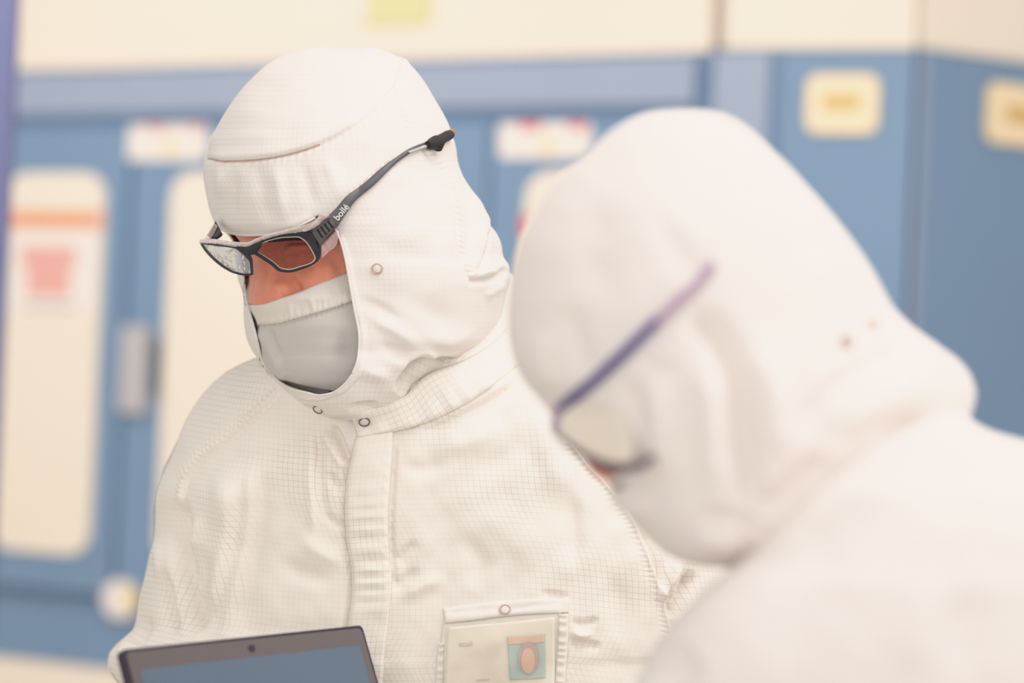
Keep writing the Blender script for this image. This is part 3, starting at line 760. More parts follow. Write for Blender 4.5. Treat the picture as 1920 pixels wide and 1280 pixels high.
# =================================================================== SAFETY GLASSES (front person)
gx = [360, 373, 400, 443, 468, 500, 540, 580, 600, 618, 640]
gd = [2.066, 2.056, 2.035, 2.008, 1.998, 1.988, 1.977, 1.967, 1.961, 1.959, 1.958]
def gdep(x, y=0): return float(np.interp(x, gx, gd))
glasses = empty('safety_glasses', P(500, 470, 2.0))
tag(glasses, 'grey and black framed safety glasses worn over the sharply focused white hood', 'glasses')
def kid(o, par=None): return childof(o, par or glasses)
nin = [(476, 462), (490, 455), (504, 450), (532, 444), (558, 443), (572, 450), (582, 463), (589, 476), (592, 484), (588, 491), (565, 500), (541, 506), (528, 504), (513, 492), (492, 478), (480, 470)]
nout = [(468, 459), (488, 449), (504, 445), (532, 438), (562, 434), (586, 433), (597, 446), (602, 460), (601, 480), (594, 491), (566, 505), (541, 511), (524, 509), (508, 497), (487, 483), (474, 474)]
fr = kid(ringslab('frame', nout, nin, gdep, .004, M_['black'], None, n=110))
rimi = [(x+(530-x)*.035, y+(474-y)*.06) for x, y in nin]
kid(ringslab('lens_edge', nin, rimi, lambda x, y: gdep(x)+.0006, .002, M_['rim'], None, n=110, rnd=.0002))
kid(disc_fill('lens', nin, lambda x, y: gdep(x)+.0014, M_['lens'], None, bow=.0015))
fin = [(381, 458), (405, 461), (440, 466), (456, 478), (468, 493), (470, 512), (462, 513), (442, 509), (424, 500), (404, 484), (388, 468)]
fout = [(373, 453), (405, 456), (443, 460), (462, 470), (474, 489), (475, 514), (462, 517), (440, 513), (421, 504), (400, 488), (381, 467)]
fr2 = kid(ringslab('frame', fout, fin, gdep, .0035, M_['black'], None, n=90))
kid(disc_fill('lens', fin, lambda x, y: gdep(x)+.0014, M_['flens'], None, bow=.001))
kid(slab('bridge', [(440, 460), (455, 461), (470, 458), (492, 449)], [(458, 470), (468, 478), (478, 476), (490, 462)], gdep, .006, M_['black'], None, bulge=.002))
kid(slab('brow_bar', [(373, 449), (390, 447), (412, 449), (440, 453), (462, 454), (480, 447), (505, 438), (535, 430), (565, 424), (588, 414), (606, 400)],
         [(375, 456), (392, 456), (412, 458), (440, 462), (462, 463), (480, 456), (505, 446), (535, 439), (565, 435), (590, 428), (614, 409)], lambda x, y: gdep(x)-.0012, .0055, M_['clearp'], None, n=60, bulge=.0015))
kid(slab('frame_cheek', [(560, 434), (575, 433), (587, 432)], [(574, 450), (588, 462), (600, 476)], lambda x, y: gdep(x)-.0006, .006, M_['black'], None, bulge=.0016))
# hinge block with vents
blk = kid(slab('hinge_block', [(584, 433), (594, 423), (605, 412), (618, 404)], [(601, 462), (610, 449), (620, 438), (632, 426)], lambda x, y: gdep(x)-.0012, .008, M_['grey'], None, bulge=.0016))
for i in range(4):
    t = .10+i*.235; a = np.array((589, 431))*(1-t)+np.array((617, 409))*t; b = np.array((603, 453))*(1-t)+np.array((631, 426))*t
    e = np.array((2.6, -2.3)); a = a+(b-a)*.10
    b = a+(b-a)*.82
    s_ = slab('vent', [tuple(a), tuple(b)], [tuple(a+e), tuple(b+e)], lambda x, y: gdep(x)-.0031, .002, M_['slit'], None, n=6, bulge=0)
    childof(s_, blk)
kid(slab('side_shield', [(566, 432), (585, 420), (606, 400), (615, 402)], [(572, 435), (590, 427), (610, 410), (619, 407)], lambda x, y: gdep(x)-.003, .002, M_['clearp'], None))
kid(slab('side_shield', [(602, 459), (614, 448), (632, 432), (635, 436)], [(604, 484), (616, 472), (630, 460), (633, 450)], lambda x, y: gdep(x)+.0005, .002, M_['clearp'], None))
# near temple: runs along the hood
def tdep(x, y): return min(depth_at(x, y, [hb], 2.0), 2.03)-.0045
tp_t = [(610, 409), (630, 390), (649, 368), (684, 342), (718, 312), (745, 293), (770, 277), (804, 264)]
tp_b = [(633, 425), (648, 402), (667, 376), (701, 347), (735, 313), (755, 297), (775, 285), (811, 276)]
td0 = lambda x, y: tdep(x, y)*min(1, max(0, (x-612)/60))+gdep(618)*(1-min(1, max(0, (x-612)/60)))
temple = kid(slab('temple', tp_t, tp_b, td0, .003, M_['grey'], None, n=80, bulge=.0014))
childof(slab('temple_inlay', [(765, 284), (785, 276), (806, 268)], [(768, 287), (787, 281), (808, 275)], lambda x, y: td0(x, y)-.0018, .002, M_['handle'], None, n=20, bulge=.0004), temple)
childof(slab('temple_pad', [(655, 361), (684, 337), (718, 308), (745, 290)], [(657, 366), (686, 342), (720, 313), (747, 294)], lambda x, y: td0(x, y)+.0005, .002, M_['clearp'], None, n=30, bulge=.0006), temple)
# lettering on the temple
cu_b = text('temple_lettering', 'bollé', 640.5, 398, 17.5, math.radians(50), M_['ltext'], None, [], 0)
bt = bvh_obj(temple)
V = cu_b.data.vertices
for v in V:
    q = np.array(v.co)-CAM; k = q@FW; x_ = 960+F*(q@RT)/k; y_ = 640-F*(q@UP)/k
    h = bt.ray_cast(Vector(CAM), Vector(ray(x_, y_)))
    d = ((np.array(h[0])-CAM)@FW if h[0] is not None else td0(x_, y_)-.0014)-.0013
    v.co = P(x_, y_, d)
childof(cu_b, temple)
# cord end: rubber sleeve and its tip
def dp(x, y, o=.0085): return P(x, y, min(depth_at(x, y, [hb], 2.07), 2.07)-o)
st = kid(tube('cord_sleeve', [dp(802, 272), dp(812, 269), dp(819, 267), dp(824, 264), dp(832, 258), dp(840, 254), dp(844, 252, .005)], [.0032, .0054, .0062, .0050, .0042, .0045, .0040], M_['rubber'], None, seg=16))
kid(tube('cord_knot', [dp(812, 261, .008), dp(817, 266, .010), dp(822, 273, .010), dp(822, 281, .007)], [.003, .0052, .0055, .003], M_['rubber'], None, seg=14))
kid(tube('cord_tip', [dp(843, 252, .006), dp(847, 249, .006), dp(851, 247, .005)], [.0038, .0036, .0026], M_['orange'], None, seg=12))
# cord carries on behind the hood
bk = [P(846, 256, 2.085), P(850, 264, 2.125)]
def back(x, y):
    r = ray(x, y); h = hb.ray_cast(Vector(CAM+r*3), Vector(-r)); return (np.array(h[0])-CAM)@FW+.006
for x_, y_ in ((838, 275), (800, 290), (720, 310), (620, 328), (520, 345), (450, 360), (420, 372)): bk.append(P(x_, y_, back(x_, y_)))
kid(tube('cord', poly(bk, 60), .0012, M_['rubber'], None, seg=8))
# far temple stub
kid(slab('hinge_block', [(388, 440), (398, 426), (404, 414)], [(398, 452), (412, 446), (418, 440)], lambda x, y: 2.045, .006, M_['black'], None, n=12))
kid(slab('side_shield', [(384, 446), (393, 432), (401, 417)], [(392, 450), (400, 440), (408, 424)], lambda x, y: 2.041, .003, M_['clearp'], None, n=12))
if 0: kid(slab('temple', [(400, 414), (396, 400), (390, 380)], [(406, 430), (404, 412), (398, 392)], lambda x, y: 2.10, .003, M_['black'], None, n=12))

# =================================================================== LAPTOP
lap = empty('laptop', P(455, 1250, 1.84))
tag(lap, 'open grey laptop held low in front of the chest, screen facing right', 'laptop')
TL = P(228, 1217, 1.745); TR = P(680, 1171, 1.925)
a_ = TR-TL; W_ = np.linalg.norm(a_); ax = a_/W_
rq = ray(712, 1285); sq = ((TR-CAM)@ax)/(rq@ax); Q = CAM+sq*rq
dn = (Q-TR); dn /= np.linalg.norm(dn)
nz = np.cross(ax, dn); nz = nz if nz@(CAM-TL) > 0 else -nz; nz /= np.linalg.norm(nz)
HL = W_*.68
def lbox(name, u0, u1, v0, v1, z0, z1, m, par, r=.004, o=None, X=None, Y=None, Z=None):
    o = TL if o is None else o; X = ax if X is None else X; Y = dn if Y is None else Y; Z = nz if Z is None else Z
    pts = []
    for cx, cy, s in ((u0+r, v0+r, 180), (u1-r, v0+r, 270), (u1-r, v1-r, 0), (u0+r, v1-r, 90)):
        for k in range(6):
            g = math.radians(s+k*18); pts.append((cx+r*math.cos(g), cy+r*math.sin(g)))
    n = len(pts)
    V = [o+X*p[0]+Y*p[1]+Z*z0 for p in pts]+[o+X*p[0]+Y*p[1]+Z*z1 for p in pts]
    Fs = [tuple(range(n)), tuple(range(2*n-1, n-1, -1))]+[(i, i+n, (i+1) % n+n, (i+1) % n) for i in range(n)]
    ob = mkobj(name, V, Fs, m, None, smooth=False); childof(ob, par)
    bm = bmesh.new(); bm.from_mesh(ob.data); bmesh.ops.recalc_face_normals(bm, faces=bm.faces); bm.to_mesh(ob.data); bm.free()
    return ob
lid = lbox('lid', 0, W_, 0, HL, -.007, -.0008, M_['shell'], lap)
lbox('bezel', .003, W_-.003, .0025, HL-.003, -.001, .0004, M_['bezel'], lid)
lbox('screen', .011, W_-.010, .0165, HL-.016, .0002, .0008, M_['screen'], lid, r=.001)
lbox('webcam', W_*.50-.003, W_*.50+.003, .007, .012, .0003, .0011, M_['shell'], lid, r=.0025)
# base lies roughly level, away from the lid's foot
bo = TL+dn*(HL+.004)
bz = np.cross(ax, nz); bz = -dn*0.985+nz*.17; bz /= np.linalg.norm(bz)
by = np.cross(bz, ax); by = by if by@nz > 0 else -by
base = lbox('base', 0, W_, 0, HL, -.012, 0, M_['bezel'], lap, o=bo, Y=by, Z=bz)
kb = lbox('keyboard', .015, W_-.015, .02, HL*.58, .0, .0015, M_['keys'], base, r=.002, o=bo, Y=by, Z=bz)
lbox('touchpad', W_*.34, W_*.66, HL*.64, HL*.93, 0, .0008, M_['shell'], base, r=.002, o=bo, Y=by, Z=bz)

# forearm, glove and hand of the front person, under the laptop
def catm(pts, n): return poly(np.array(pts, float), n)
elb = P(275, 1400, 2.04); hand0 = bo+ax*(W_*.22)+by*(HL*.20)-bz*.065
mid = (elb*.45+hand0*.55)+np.array([0, 0, -.03])
fa = catm([P(330, 1330, 2.10), elb, mid, hand0], 30)
sl = tube('sleeve', [tuple(q) for q in fa], list(np.interp(np.linspace(0, 1, 30), [0, .2, .5, .9, 1], [.045, .045, .042, .036, .033])), M_['suit'], coverall, seg=28)
def hand(parent, o, X, Y, Z, m, name='glove'):
    """palm-up hand: X along fingers, Y across, Z up; one skin mesh with five fingers"""
    vs = [(-.07, 0, 0), (-.02, 0, 0), (.02, .0, 0)]; rd = [.028, .026, .030]; ed = [(0, 1), (1, 2)]
    for i, (yy_, l) in enumerate(((-.032, .070), (-.011, .080), (.011, .074), (.032, .058))):
        b = len(vs); vs += [(.055, yy_, 0), (.055+l*.5, yy_*1.15, .012), (.055+l*.85, yy_*1.2, .030), (.055+l, yy_*1.2, .042)]; rd += [.013, .0095, .0088, .0078]
        ed += [(2, b), (b, b+1), (b+1, b+2), (b+2, b+3)]
    b = len(vs); vs += [(.0, -.035, .006), (.028, -.058, .016), (.052, -.068, .028)]; rd += [.014, .011, .009]; ed += [(1, b), (b, b+1), (b+1, b+2)]
    me = bpy.data.meshes.new(name); me.from_pydata([tuple(o+X*v[0]+Y*v[1]+Z*v[2]) for v in vs], ed, [])
    ob = bpy.data.objects.new(name, me); C.objects.link(ob); ob.parent = parent
    sk = ob.modifiers.new('skin', 'SKIN')
    for i, r in enumerate(rd): me.skin_vertices[0].data[i].radius = (r, r*.8)
    me.skin_vertices[0].data[0].use_root = True
    ss = ob.modifiers.new('sub', 'SUBSURF'); ss.levels = 2; ss.render_levels = 2
    ev = ob.evaluated_get(deps()); nm = bpy.data.meshes.new_from_object(ev); ob.modifiers.clear(); ob.data = nm
    nm.materials.clear(); nm.materials.append(m); nm.polygons.foreach_set('use_smooth', [True]*len(nm.polygons))
    return ob
hand(person, hand0+by*.05+bz*.012, by, ax, bz, M_['glove'])

# =================================================================== SECOND PERSON (foreground, out of focus)
h2 = [(206, 1268, 1292, 1.47, .005, .01, 2, 0), (208, 1240, 1318, 1.47, .02, .02, 2, 0), (213, 1212, 1345, 1.47, .032, .03, 2, 0), (224, 1182, 1374, 1.47, .045, .045, 2, 0), (240, 1155, 1400, 1.47, .055, .055, 2, 0), (265, 1122, 1428, 1.47, .066, .065, 2, 0),
 (300, 1083, 1465, 1.47, .077, .08, 2, 0), (350, 1034, 1512, 1.47, .089, .09, 2, 0), (400, 1001, 1556, 1.47, .098, .1, 2.1, 0), (450, 976, 1596, 1.47, .105, .105, 2.1, 0), (500, 961, 1630, 1.47, .109, .11, 2.1, 0),
 (550, 953, 1658, 1.47, .112, .11, 2.1, 0), (575, 951, 1672, 1.47, .113, .11, 2.1, 0), (610, 950, 1706, 1.47, .114, .11, 2.1, 0), (650, 954, 1760, 1.47, .116, .11, 2.1, 0), (680, 962, 1800, 1.47, .118, .11, 2.1, 0), (710, 975, 1821, 1.47, .119, .11, 2.1, 0),
 (740, 1000, 1828, 1.47, .120, .11, 2.1, 0), (770, 1026, 1822, 1.47, .120, .11, 2.1, 0), (800, 1050, 1806, 1.47, .120, .11, 2.1, 0), (840, 1085, 1780, 1.47, .119, .11, 2.1, 0), (880, 1120, 1740, 1.47, .118, .11, 2.1, 0), (930, 1155, 1690, 1.47, .115, .11, 2.1, 0),
 (975, 1182, 1640, 1.47, .110, .1, 2.1, 0), (1010, 1212, 1590, 1.47, .100, .1, 2.1, 0), (1035, 1240, 1530, 1.47, .088, .08, 2, 0), (1052, 1272, 1460, 1.47, .070, .06, 2, 0), (1060, 1300, 1410, 1.47, .05, .04, 2, 0), (1064, 1330, 1380, 1.47, .02, .02, 2, 0)]
h2s = [
 dict(p=[(1270, 600), (1320, 612), (1360, 660), (1385, 730), (1392, 800), (1400, 880), (1415, 980)], a=-.0160, w=(26, 22), taper=.15),
 dict(p=[(1300, 660), (1330, 740), (1340, 850), (1345, 950)], a=.0080, w=26, taper=.3),
 dict(p=[(1430, 640), (1450, 760), (1470, 880)], a=.0080, w=32, taper=.3),
 dict(p=[(1300, 975), (1350, 970), (1400, 985), (1440, 1005)], a=-.0100, w=14, taper=.2),
 dict(p=[(1300, 1010), (1350, 1010), (1400, 1020)], a=.0060, w=16, taper=.3),
 dict(p=[(1390, 970), (1450, 950), (1500, 900), (1560, 850)], a=-.0120, w=20, taper=.25),
 dict(p=[(1500, 830), (1530, 760), (1590, 700), (1660, 660), (1720, 660)], a=-.0080, w=(14, 22), taper=.25),
 dict(p=[(1540, 820), (1620, 770), (1720, 730), (1790, 720)], a=.0070, w=30, taper=.3),
 dict(p=[(1570, 850), (1660, 800), (1760, 790)], a=-.0060, w=24, taper=.3),
 dict(p=[(1150, 350), (1110, 480), (1130, 600)], a=-.0040, w=40, taper=.4),
 dict(p=[(1250, 300), (1250, 400), (1260, 500)], a=.0030, w=60, taper=.4),
 dict(p=[(1220, 400), (1280, 480), (1330, 540)], a=-.0035, w=26, taper=.3),
 dict(p=[(1060, 560), (1080, 640), (1110, 720)], a=-.0050, w=22, taper=.3),
 dict(p=[(1010, 600), (1020, 680), (1050, 740)], a=.0040, w=22, taper=.4),
 dict(p=[(1180, 700), (1190, 780), (1215, 830)], a=-.0060, w=16, taper=.3),
 dict(p=[(1230, 700), (1240, 800), (1250, 900)], a=.0060, w=22, taper=.3),
 dict(p=[(1190, 670), (1240, 690), (1280, 690)], a=-.0040, w=12, taper=.4),
 dict(p=[(1150, 900), (1180, 940), (1230, 960)], a=.0070, w=20, taper=.3),
 dict(p=[(1500, 450), (1540, 560), (1600, 660)], a=.0040, w=50, taper=.4),
 dict(p=[(1620, 590), (1600, 640), (1520, 700)], a=-.0030, w=20, taper=.4),
]
M2 = M*1.42/2.06
hood2L = Loft(h2, 240, 200, 50, h2s, wr=.0001, px=M2, seed=12, amp_all=.9)
s2 = [(300, 1250, 1300, 1.47, .01, .01, 2, 0), (330, 1180, 1380, 1.47, .05, .05, 2, 0), (400, 1080, 1470, 1.47, .075, .08, 2, 0), (520, 1010, 1540, 1.47, .09, .09, 2, 0), (640, 1000, 1560, 1.47, .095, .09, 2, 0),
      (720, 1030, 1560, 1.47, .095, .09, 2, 0), (780, 1060, 1560, 1.47, .095, .09, 2, 0), (830, 1078, 1550, 1.47, .095, .09, 2, 0), (885, 1122, 1550, 1.47, .092, .09, 2, 0), (900, 1138, 1550, 1.47, .09, .09, 2, 0), (930, 1180, 1560, 1.47, .088, .09, 2, 0), (980, 1215, 1570, 1.47, .08, .08, 2, 0),
      (1010, 1260, 1600, 1.47, .07, .08, 2, 0), (1050, 1380, 1700, 1.46, .06, .08, 2, 0), (1120, 1420, 1900, 1.46, .08, .09, 2, 0), (1250, 1400, 2080, 1.45, .09, .10, 2.2, 0), (1600, 1400, 2100, 1.45, .10, .11, 2.3, 0), (2600, 1400, 2100, 1.45, .10, .11, 2.3, 0), (3150, 1420, 2080, 1.45, .09, .10, 2.3, 0), (3250, 1500, 2000, 1.45, .08, .09, 2.3, 0)]
skin2 = Loft(s2, 160, 120, 40, [dict(p=[(1060, 800), (1120, 810), (1190, 800)], a=-.006, w=16), dict(p=[(1100, 850), (1122, 880), (1136, 902)], a=.004, w=10)], dense_to=1050)
person2 = skin2.make('person', M_['skin'])
tag(person2, 'blurred person nearest the camera on the right, white hood and coverall, head bowed', 'person')
open2 = [(1042, 792), (1080, 772), (1120, 760), (1142, 764), (1160, 800), (1172, 840), (1176, 880), (1168, 915), (1145, 915), (1120, 890), (1080, 850), (1030, 815)]
hood2 = hood2L.make('hood', M_['softs'], person2, cut=open2, cap=False); solid(hood2, .0016)
hb2 = hood2L.bvh()
mask2 = patch('face_mask', [(1136, 903), (1165, 880), (1200, 840), (1235, 800)], [(1175, 965), (1205, 975), (1240, 960), (1260, 900)], M_['softs'], person2, [skin2.bvh()], off=.012, n=40, k=24, thick=.001, default=1.47)
snap(1585, 642, .0048, [hb2], hood2, M_['snapbrown'], M_['pinksteel'])
snap(1634, 611, .0042, [hb2], hood2, M_['snapbrown'], M_['pinksteel'])
b2 = [(770, 1730, 1800, 1.44, .02, .03, 2, 0), (790, 1690, 1822, 1.43, .05, .06, 2, 0), (806, 1655, 1850, 1.43, .07, .08, 2, 0), (822, 1625, 1900, 1.43, .085, .09, 2, 0), (840, 1595, 1960, 1.42, .10, .10, 2, 0), (880, 1545, 2030, 1.42, .115, .12, 2.1, 0),
 (940, 1490, 2100, 1.41, .13, .12, 2.1, 0), (1000, 1440, 2150, 1.41, .14, .12, 2.1, 0), (1050, 1385, 2180, 1.41, .145, .12, 2.1, 0), (1100, 1325, 2200, 1.41, .15, .12, 2.2, 0), (1150, 1272, 2215, 1.41, .152, .12, 2.2, 0), (1200, 1234, 2225, 1.41, .154, .12, 2.2, 0),
 (1250, 1205, 2235, 1.41, .155, .12, 2.2, 0), (1300, 1185, 2240, 1.41, .155, .12, 2.2, 0), (1500, 1180, 2240, 1.42, .15, .13, 2.2, 0), (1900, 1300, 2200, 1.43, .14, .13, 2.2, 0), (2600, 1330, 2180, 1.43, .13, .13, 2.2, 0), (3300, 1330, 2180, 1.43, .13, .13, 2.2, 0), (3450, 1360, 2150, 1.43, .12, .12, 2.2, 0)]
b2s = [dict(p=[(1400, 1060), (1500, 1000), (1620, 920), (1760, 850)], a=.0060, w=30, taper=.3),
       dict(p=[(1310, 1230), (1270, 1255), (1235, 1300)], a=-.016, w=26, taper=.2),
       dict(p=[(1450, 1280), (1500, 1150), (1620, 1060)], a=-.0040, w=50, taper=.4),
       dict(p=[(1720, 1290), (1730, 1180), (1780, 1080)], a=.0040, w=50, taper=.4),
       dict(p=[(1830, 1280), (1800, 1200), (1840, 1100)], a=-.0040, w=50, taper=.4)]
body2L = Loft(b2, 180, 160, 50, b2s, wr=.0001, px=M2, dense_to=1300, seed=21, amp_all=.8)
cover2 = body2L.make('coverall', M_['softs'], person2)
pc2 = P(1755, 640, 1.43)
legs(pc2[0], 1.43, .09, .78, person2, cover2)

# its glasses
g2 = empty('safety_glasses', P(1150, 760, 1.37))
tag(g2, 'safety glasses with a purple temple on the blurred foreground person', 'glasses')
def t2(x, y): return min(depth_at(x, y, [hb2], 1.45), 1.50)-.006
t2t = [(1040, 762), (1100, 712), (1160, 657), (1228, 592)]; t2b = [(1052, 778), (1112, 727), (1172, 672), (1238, 606)]
childof(slab('temple', t2t, t2b, t2, .003, M_['purple'], None, n=40, bulge=.002), g2)
childof(slab('temple_tip', [(1226, 594), (1260, 563), (1300, 524), (1334, 484)], [(1238, 606), (1272, 576), (1312, 538), (1345, 500)], t2, .003, M_['lilac'], None, n=30, bulge=.002), g2)
def g2d(x, y): return float(np.interp(x, [1020, 1060, 1130, 1200], [1.455, 1.40, 1.385, 1.365]))
lo2 = [(1038, 806), (1048, 782), (1080, 756), (1120, 742), (1150, 748), (1175, 790), (1188, 840), (1180, 868), (1150, 878), (1110, 862), (1070, 838)]
childof(disc_fill('lens', lo2, lambda x, y: g2d(x, y)+.002, M_['lens2'], None, bow=.003), g2)
childof(slab('frame', [(1030, 800), (1060, 822), (1100, 848), (1140, 864), (1165, 868)], [(1036, 816), (1062, 838), (1098, 864), (1132, 884), (1160, 890)], g2d, .004, M_['dgrey'], None, n=30), g2)
childof(slab('frame_corner', [(1042, 762), (1034, 782), (1028, 802)], [(1056, 774), (1048, 788), (1042, 812)], g2d, .004, M_['lilac'], None, n=12), g2)
childof(slab('frame_end_shadow', [(1160, 870), (1190, 866), (1222, 850)], [(1160, 888), (1195, 882), (1228, 862)], lambda x, y: g2d(x, y)+.001, .003, M_['dgrey'], None, n=14), g2)  # dark sliver modelled in place of the shadow past the frame's end

# =================================================================== BACKGROUND
class Plane:
    def __init__(s, p0, yaw):
        s.o = np.array(p0, float); s.e = np.array([math.cos(yaw), -math.sin(yaw), 0]); s.n = np.array([-math.sin(yaw), -math.cos(yaw), 0])  # n faces the camera side
    def uz(s, x, y):
        r = ray(x, y); t = ((s.o-CAM)@s.n)/(r@s.n); p = CAM+t*r
        return (p-s.o)@s.e, p[2]
    def box(s, name, u0, u1, z0, z1, t0, t1, m, par=None, r=0.002, seg=4, ml=0, mr=0):
        pts = []
        r = min(r, (u1-u0)/2.01, (z1-z0)/2.01)
        for cx, cz, a0 in ((u0+r, z0+r, 180), (u1-r, z0+r, 270), (u1-r, z1-r, 0), (u0+r, z1-r, 90)):
            for k in range(seg+1):
                g = math.radians(a0+90*k/seg); pts.append((cx+r*math.cos(g), cz+r*math.sin(g)))
        n = len(pts); um = (u0+u1)/2; f = lambda p, t: s.o*[1, 1, 0]+s.e*(p[0]+(t*mr if p[0] > um else -t*ml))+np.array([0, 0, p[1]])+s.n*t
        V = [f(p, t0) for p in pts]+[f(p, t1) for p in pts]
        Fs = [tuple(range(n))[::-1], tuple(range(n, 2*n))]+[(i, (i+1) % n, (i+1) % n+n, i+n) for i in range(n)]
        ob = mkobj(name, V, Fs, m, None, smooth=False)
        bm = bmesh.new(); bm.from_mesh(ob.data); bmesh.ops.recalc_face_normals(bm, faces=bm.faces); bm.to_mesh(ob.data); bm.free()
        if par: childof(ob, par)
        return ob
    def pbox(s, name, l, rr, t, b, t0, t1, m, par=None, r=.002, seg=4):
        """l, rr, t, b: picture points in the middle of each side"""
        return s.box(name, s.uz(*l)[0], s.uz(*rr)[0], s.uz(*b)[1], s.uz(*t)[1], t0, t1, m, par, r, seg)
D0 = 5.0
PA = Plane((0, D0, 0), math.radians(27))
uA, zA = PA.uz(1338, 97)
cornerA = PA.o*[1, 1, 0]+PA.e*uA
PB = Plane(cornerA, math.radians(17))
uB, zB = PB.uz(1722, 95)
cornerB = PB.o*[1, 1, 0]+PB.e*uB
PC = Plane(cornerB, math.radians(-30))
uL = PA.uz(-260, 600)[0]; MA = math.tan(math.radians(5)); MB = math.tan(math.radians(23.5))
zt = PA.uz(700, 112)[1]; zb_ = PA.uz(60, 1238)[1]
for nm, pl, u0, u1 in (('wall_back', PA, uL, uA+.0), ('wall_right', PB, 0, uB), ('wall_far_right', PC, 0, 3.0)):
    w = pl.box(nm, u0+(0 if pl is PA else .002), u1-.002, 0, 3.2, -.30, -.125, M_['cream2'], mr=dict(wall_back=MA, wall_right=MB).get(nm, 0), ml=dict(wall_right=MA, wall_far_right=MB).get(nm, 0)); tag(w, kind='structure')
# cream upper housings
def thing(name, loc, label, cat, group=None): return tag(empty(name, loc), label, cat, group)
up_ = thing('upper_cabinet', tuple(PA.o*[1, 1, 0]+PA.e*uA*.0+np.array([0, 0, zt])), 'long cream upper housing above the blue cabinet doors', 'cabinet')
PA.box('housing', uL, uA-.012, zt+.008, 3.1, -.12, -.02, M_['cream'], up_, mr=MA)
PA.box('bottom_lip', uL, uA-.012, zt+.002, zt+.008, -.12, -.015, M_['cream2'], up_, mr=MA)
u2_ = thing('upper_cabinet', tuple(cornerA+np.array([0, 0, zt])), 'cream upper housing over the tall blue cabinet, right of the vertical seam', 'cabinet')
zB2 = PB.uz(1560, 94)[1]
PB.box('housing', .003, uB-.004, zB2+.005, 3.1, -.12, -.01, M_['cream'], u2_, ml=MA, mr=MB)
ub_ = PB.uz(1450, 60)[0]
PB.box('seam_strip', .003, .022, zB2+.005, 3.1, -.02, -.008, M_['groove'], u2_)
u3_ = thing('upper_cabinet', tuple(cornerB+np.array([0, 0, zt])), 'cream upper housing angled away at the right end of the row', 'cabinet')
zC = PC.uz(1820, 105)[1]
PC.box('housing', .004, 2.8, zC+.005, 3.1, -.12, -.01, M_['cream'], u3_, ml=MB)

# blue cabinet A with doors
cabA = thing('equipment_cabinet', tuple(PA.o*[1, 1, 0]), 'long blue cabinet with rounded cream door panels behind the people', 'cabinet')
PA.box('body', uL, uA-.004, zb_, zt, -.12, -.02, M_['blue'], cabA, mr=MA)
PA.box('plinth', uL, uA-.004, 0, zb_-.002, -.12, .0, M_['cream'], cabA, mr=MA)
zr = PA.uz(200, 212)[1]
PA.box('top_rail', uL, PA.uz(1300, 200)[0], zr, zt-.012, -.02, .0, M_['blue2'], cabA)
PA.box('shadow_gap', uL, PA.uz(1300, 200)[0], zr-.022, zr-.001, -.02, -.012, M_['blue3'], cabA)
if 0: PA.box('corner_post', PA.uz(1335, 200)[0], uA-.004, zb_, zt-.005, -.02, .0, M_['blue2'], cabA)
PA.box('corner_groove', PA.uz(1302, 200)[0], PA.uz(1326, 200)[0], zb_, zt-.005, -.02, -.016, M_['blue3'], cabA)
zpt = PA.uz(110, 326)[1]; zpb = PA.uz(80, 1034)[1]
zd1 = PA.uz(110, 1105)[1]
def door(l, r, pl_, pr_, lab=None):
    dd = PA.box('door', PA.uz(*l)[0], PA.uz(*r)[0], zd1, zr-.03, -.02, .004, M_['blue'], cabA, r=.006)
    PA.box('window_panel', PA.uz(*pl_)[0], PA.uz(*pr_)[0], zpb, zpt, .004, .012, M_['cream'], dd, r=.055, seg=8)
    return dd
d1 = door((-60, 700), (226, 700), (4, 690), (186, 690))
d2 = door((236, 700), (600, 700), (316, 600), (520, 600))
d3 = door((612, 700), (900, 700), (690, 600), (850, 600))
d4 = door((915, 500), (1296, 500), (985, 500), (1220, 500))
# warning notice on the first door
PA.pbox('orange_band', (16, 412), (196, 412), (110, 396), (110, 430), .012, .014, M_['orangeb'], d1)
nt_ = PA.pbox('warning_notice', (22, 510), (188, 510), (110, 430), (110, 590), .012, .0138, M_['label'], d1)
PA.pbox('red_print', (58, 510), (140, 510), (100, 462), (100, 556), .0138, .0150, M_['pinkl'], nt_)
PA.pbox('red_print', (46, 480), (150, 480), (100, 462), (100, 500), .0138, .0152, M_['pinkl'], nt_)
PA.pbox('small_print', (50, 575), (150, 575), (100, 570), (100, 580), .0138, .0150, M_['handle'], nt_)
for (l, r) in ((246, 392), (940, 1110)):
    yl = 268 if l < 500 else 264
    lab = PA.pbox('door_label', (l, yl), (r, yl), ((l+r)/2, yl-32), ((l+r)/2, yl+32), .006, .009, M_['label'], d2 if l < 500 else d4, r=.006)
    mdl = (l+r)/2
    PA.pbox('red_mark', (l+38, yl-22), (mdl-8, yl-22), (mdl-30, yl-32), (mdl-30, yl-18), .009, .0105, M_['pinkl'] if l < 500 else M_['redl'], lab)
    PA.pbox('red_mark', (mdl+45, yl-22), (r-8, yl-22), (mdl+50, yl-32), (mdl+50, yl-18), .009, .0105, M_['pinkl'] if l < 500 else M_['redl'], lab)
    PA.pbox('yellow_mark', (mdl-4, yl), (mdl+14, yl), (mdl, yl-10), (mdl, yl+26), .009, .0105, M_['yellowl'], lab)
PA.pbox('red_notice', (983, 425), (1000, 425), (992, 405), (992, 440), .012, .014, M_['redl'], d4)
if 0: PA.pbox('yellow_notice', (1000, 370), (1050, 370), (1020, 350), (1020, 395), .012, .014, M_['yellowl'], d4)
hd = PA.pbox('handle', (240, 690), (288, 690), (266, 612), (262, 774), .004, .03, M_['handle'], d2, r=.008)
PA.pbox('handle_recess', (286, 690), (304, 690), (296, 636), (292, 745), .004, .012, M_['hdark'], d2, r=.004)
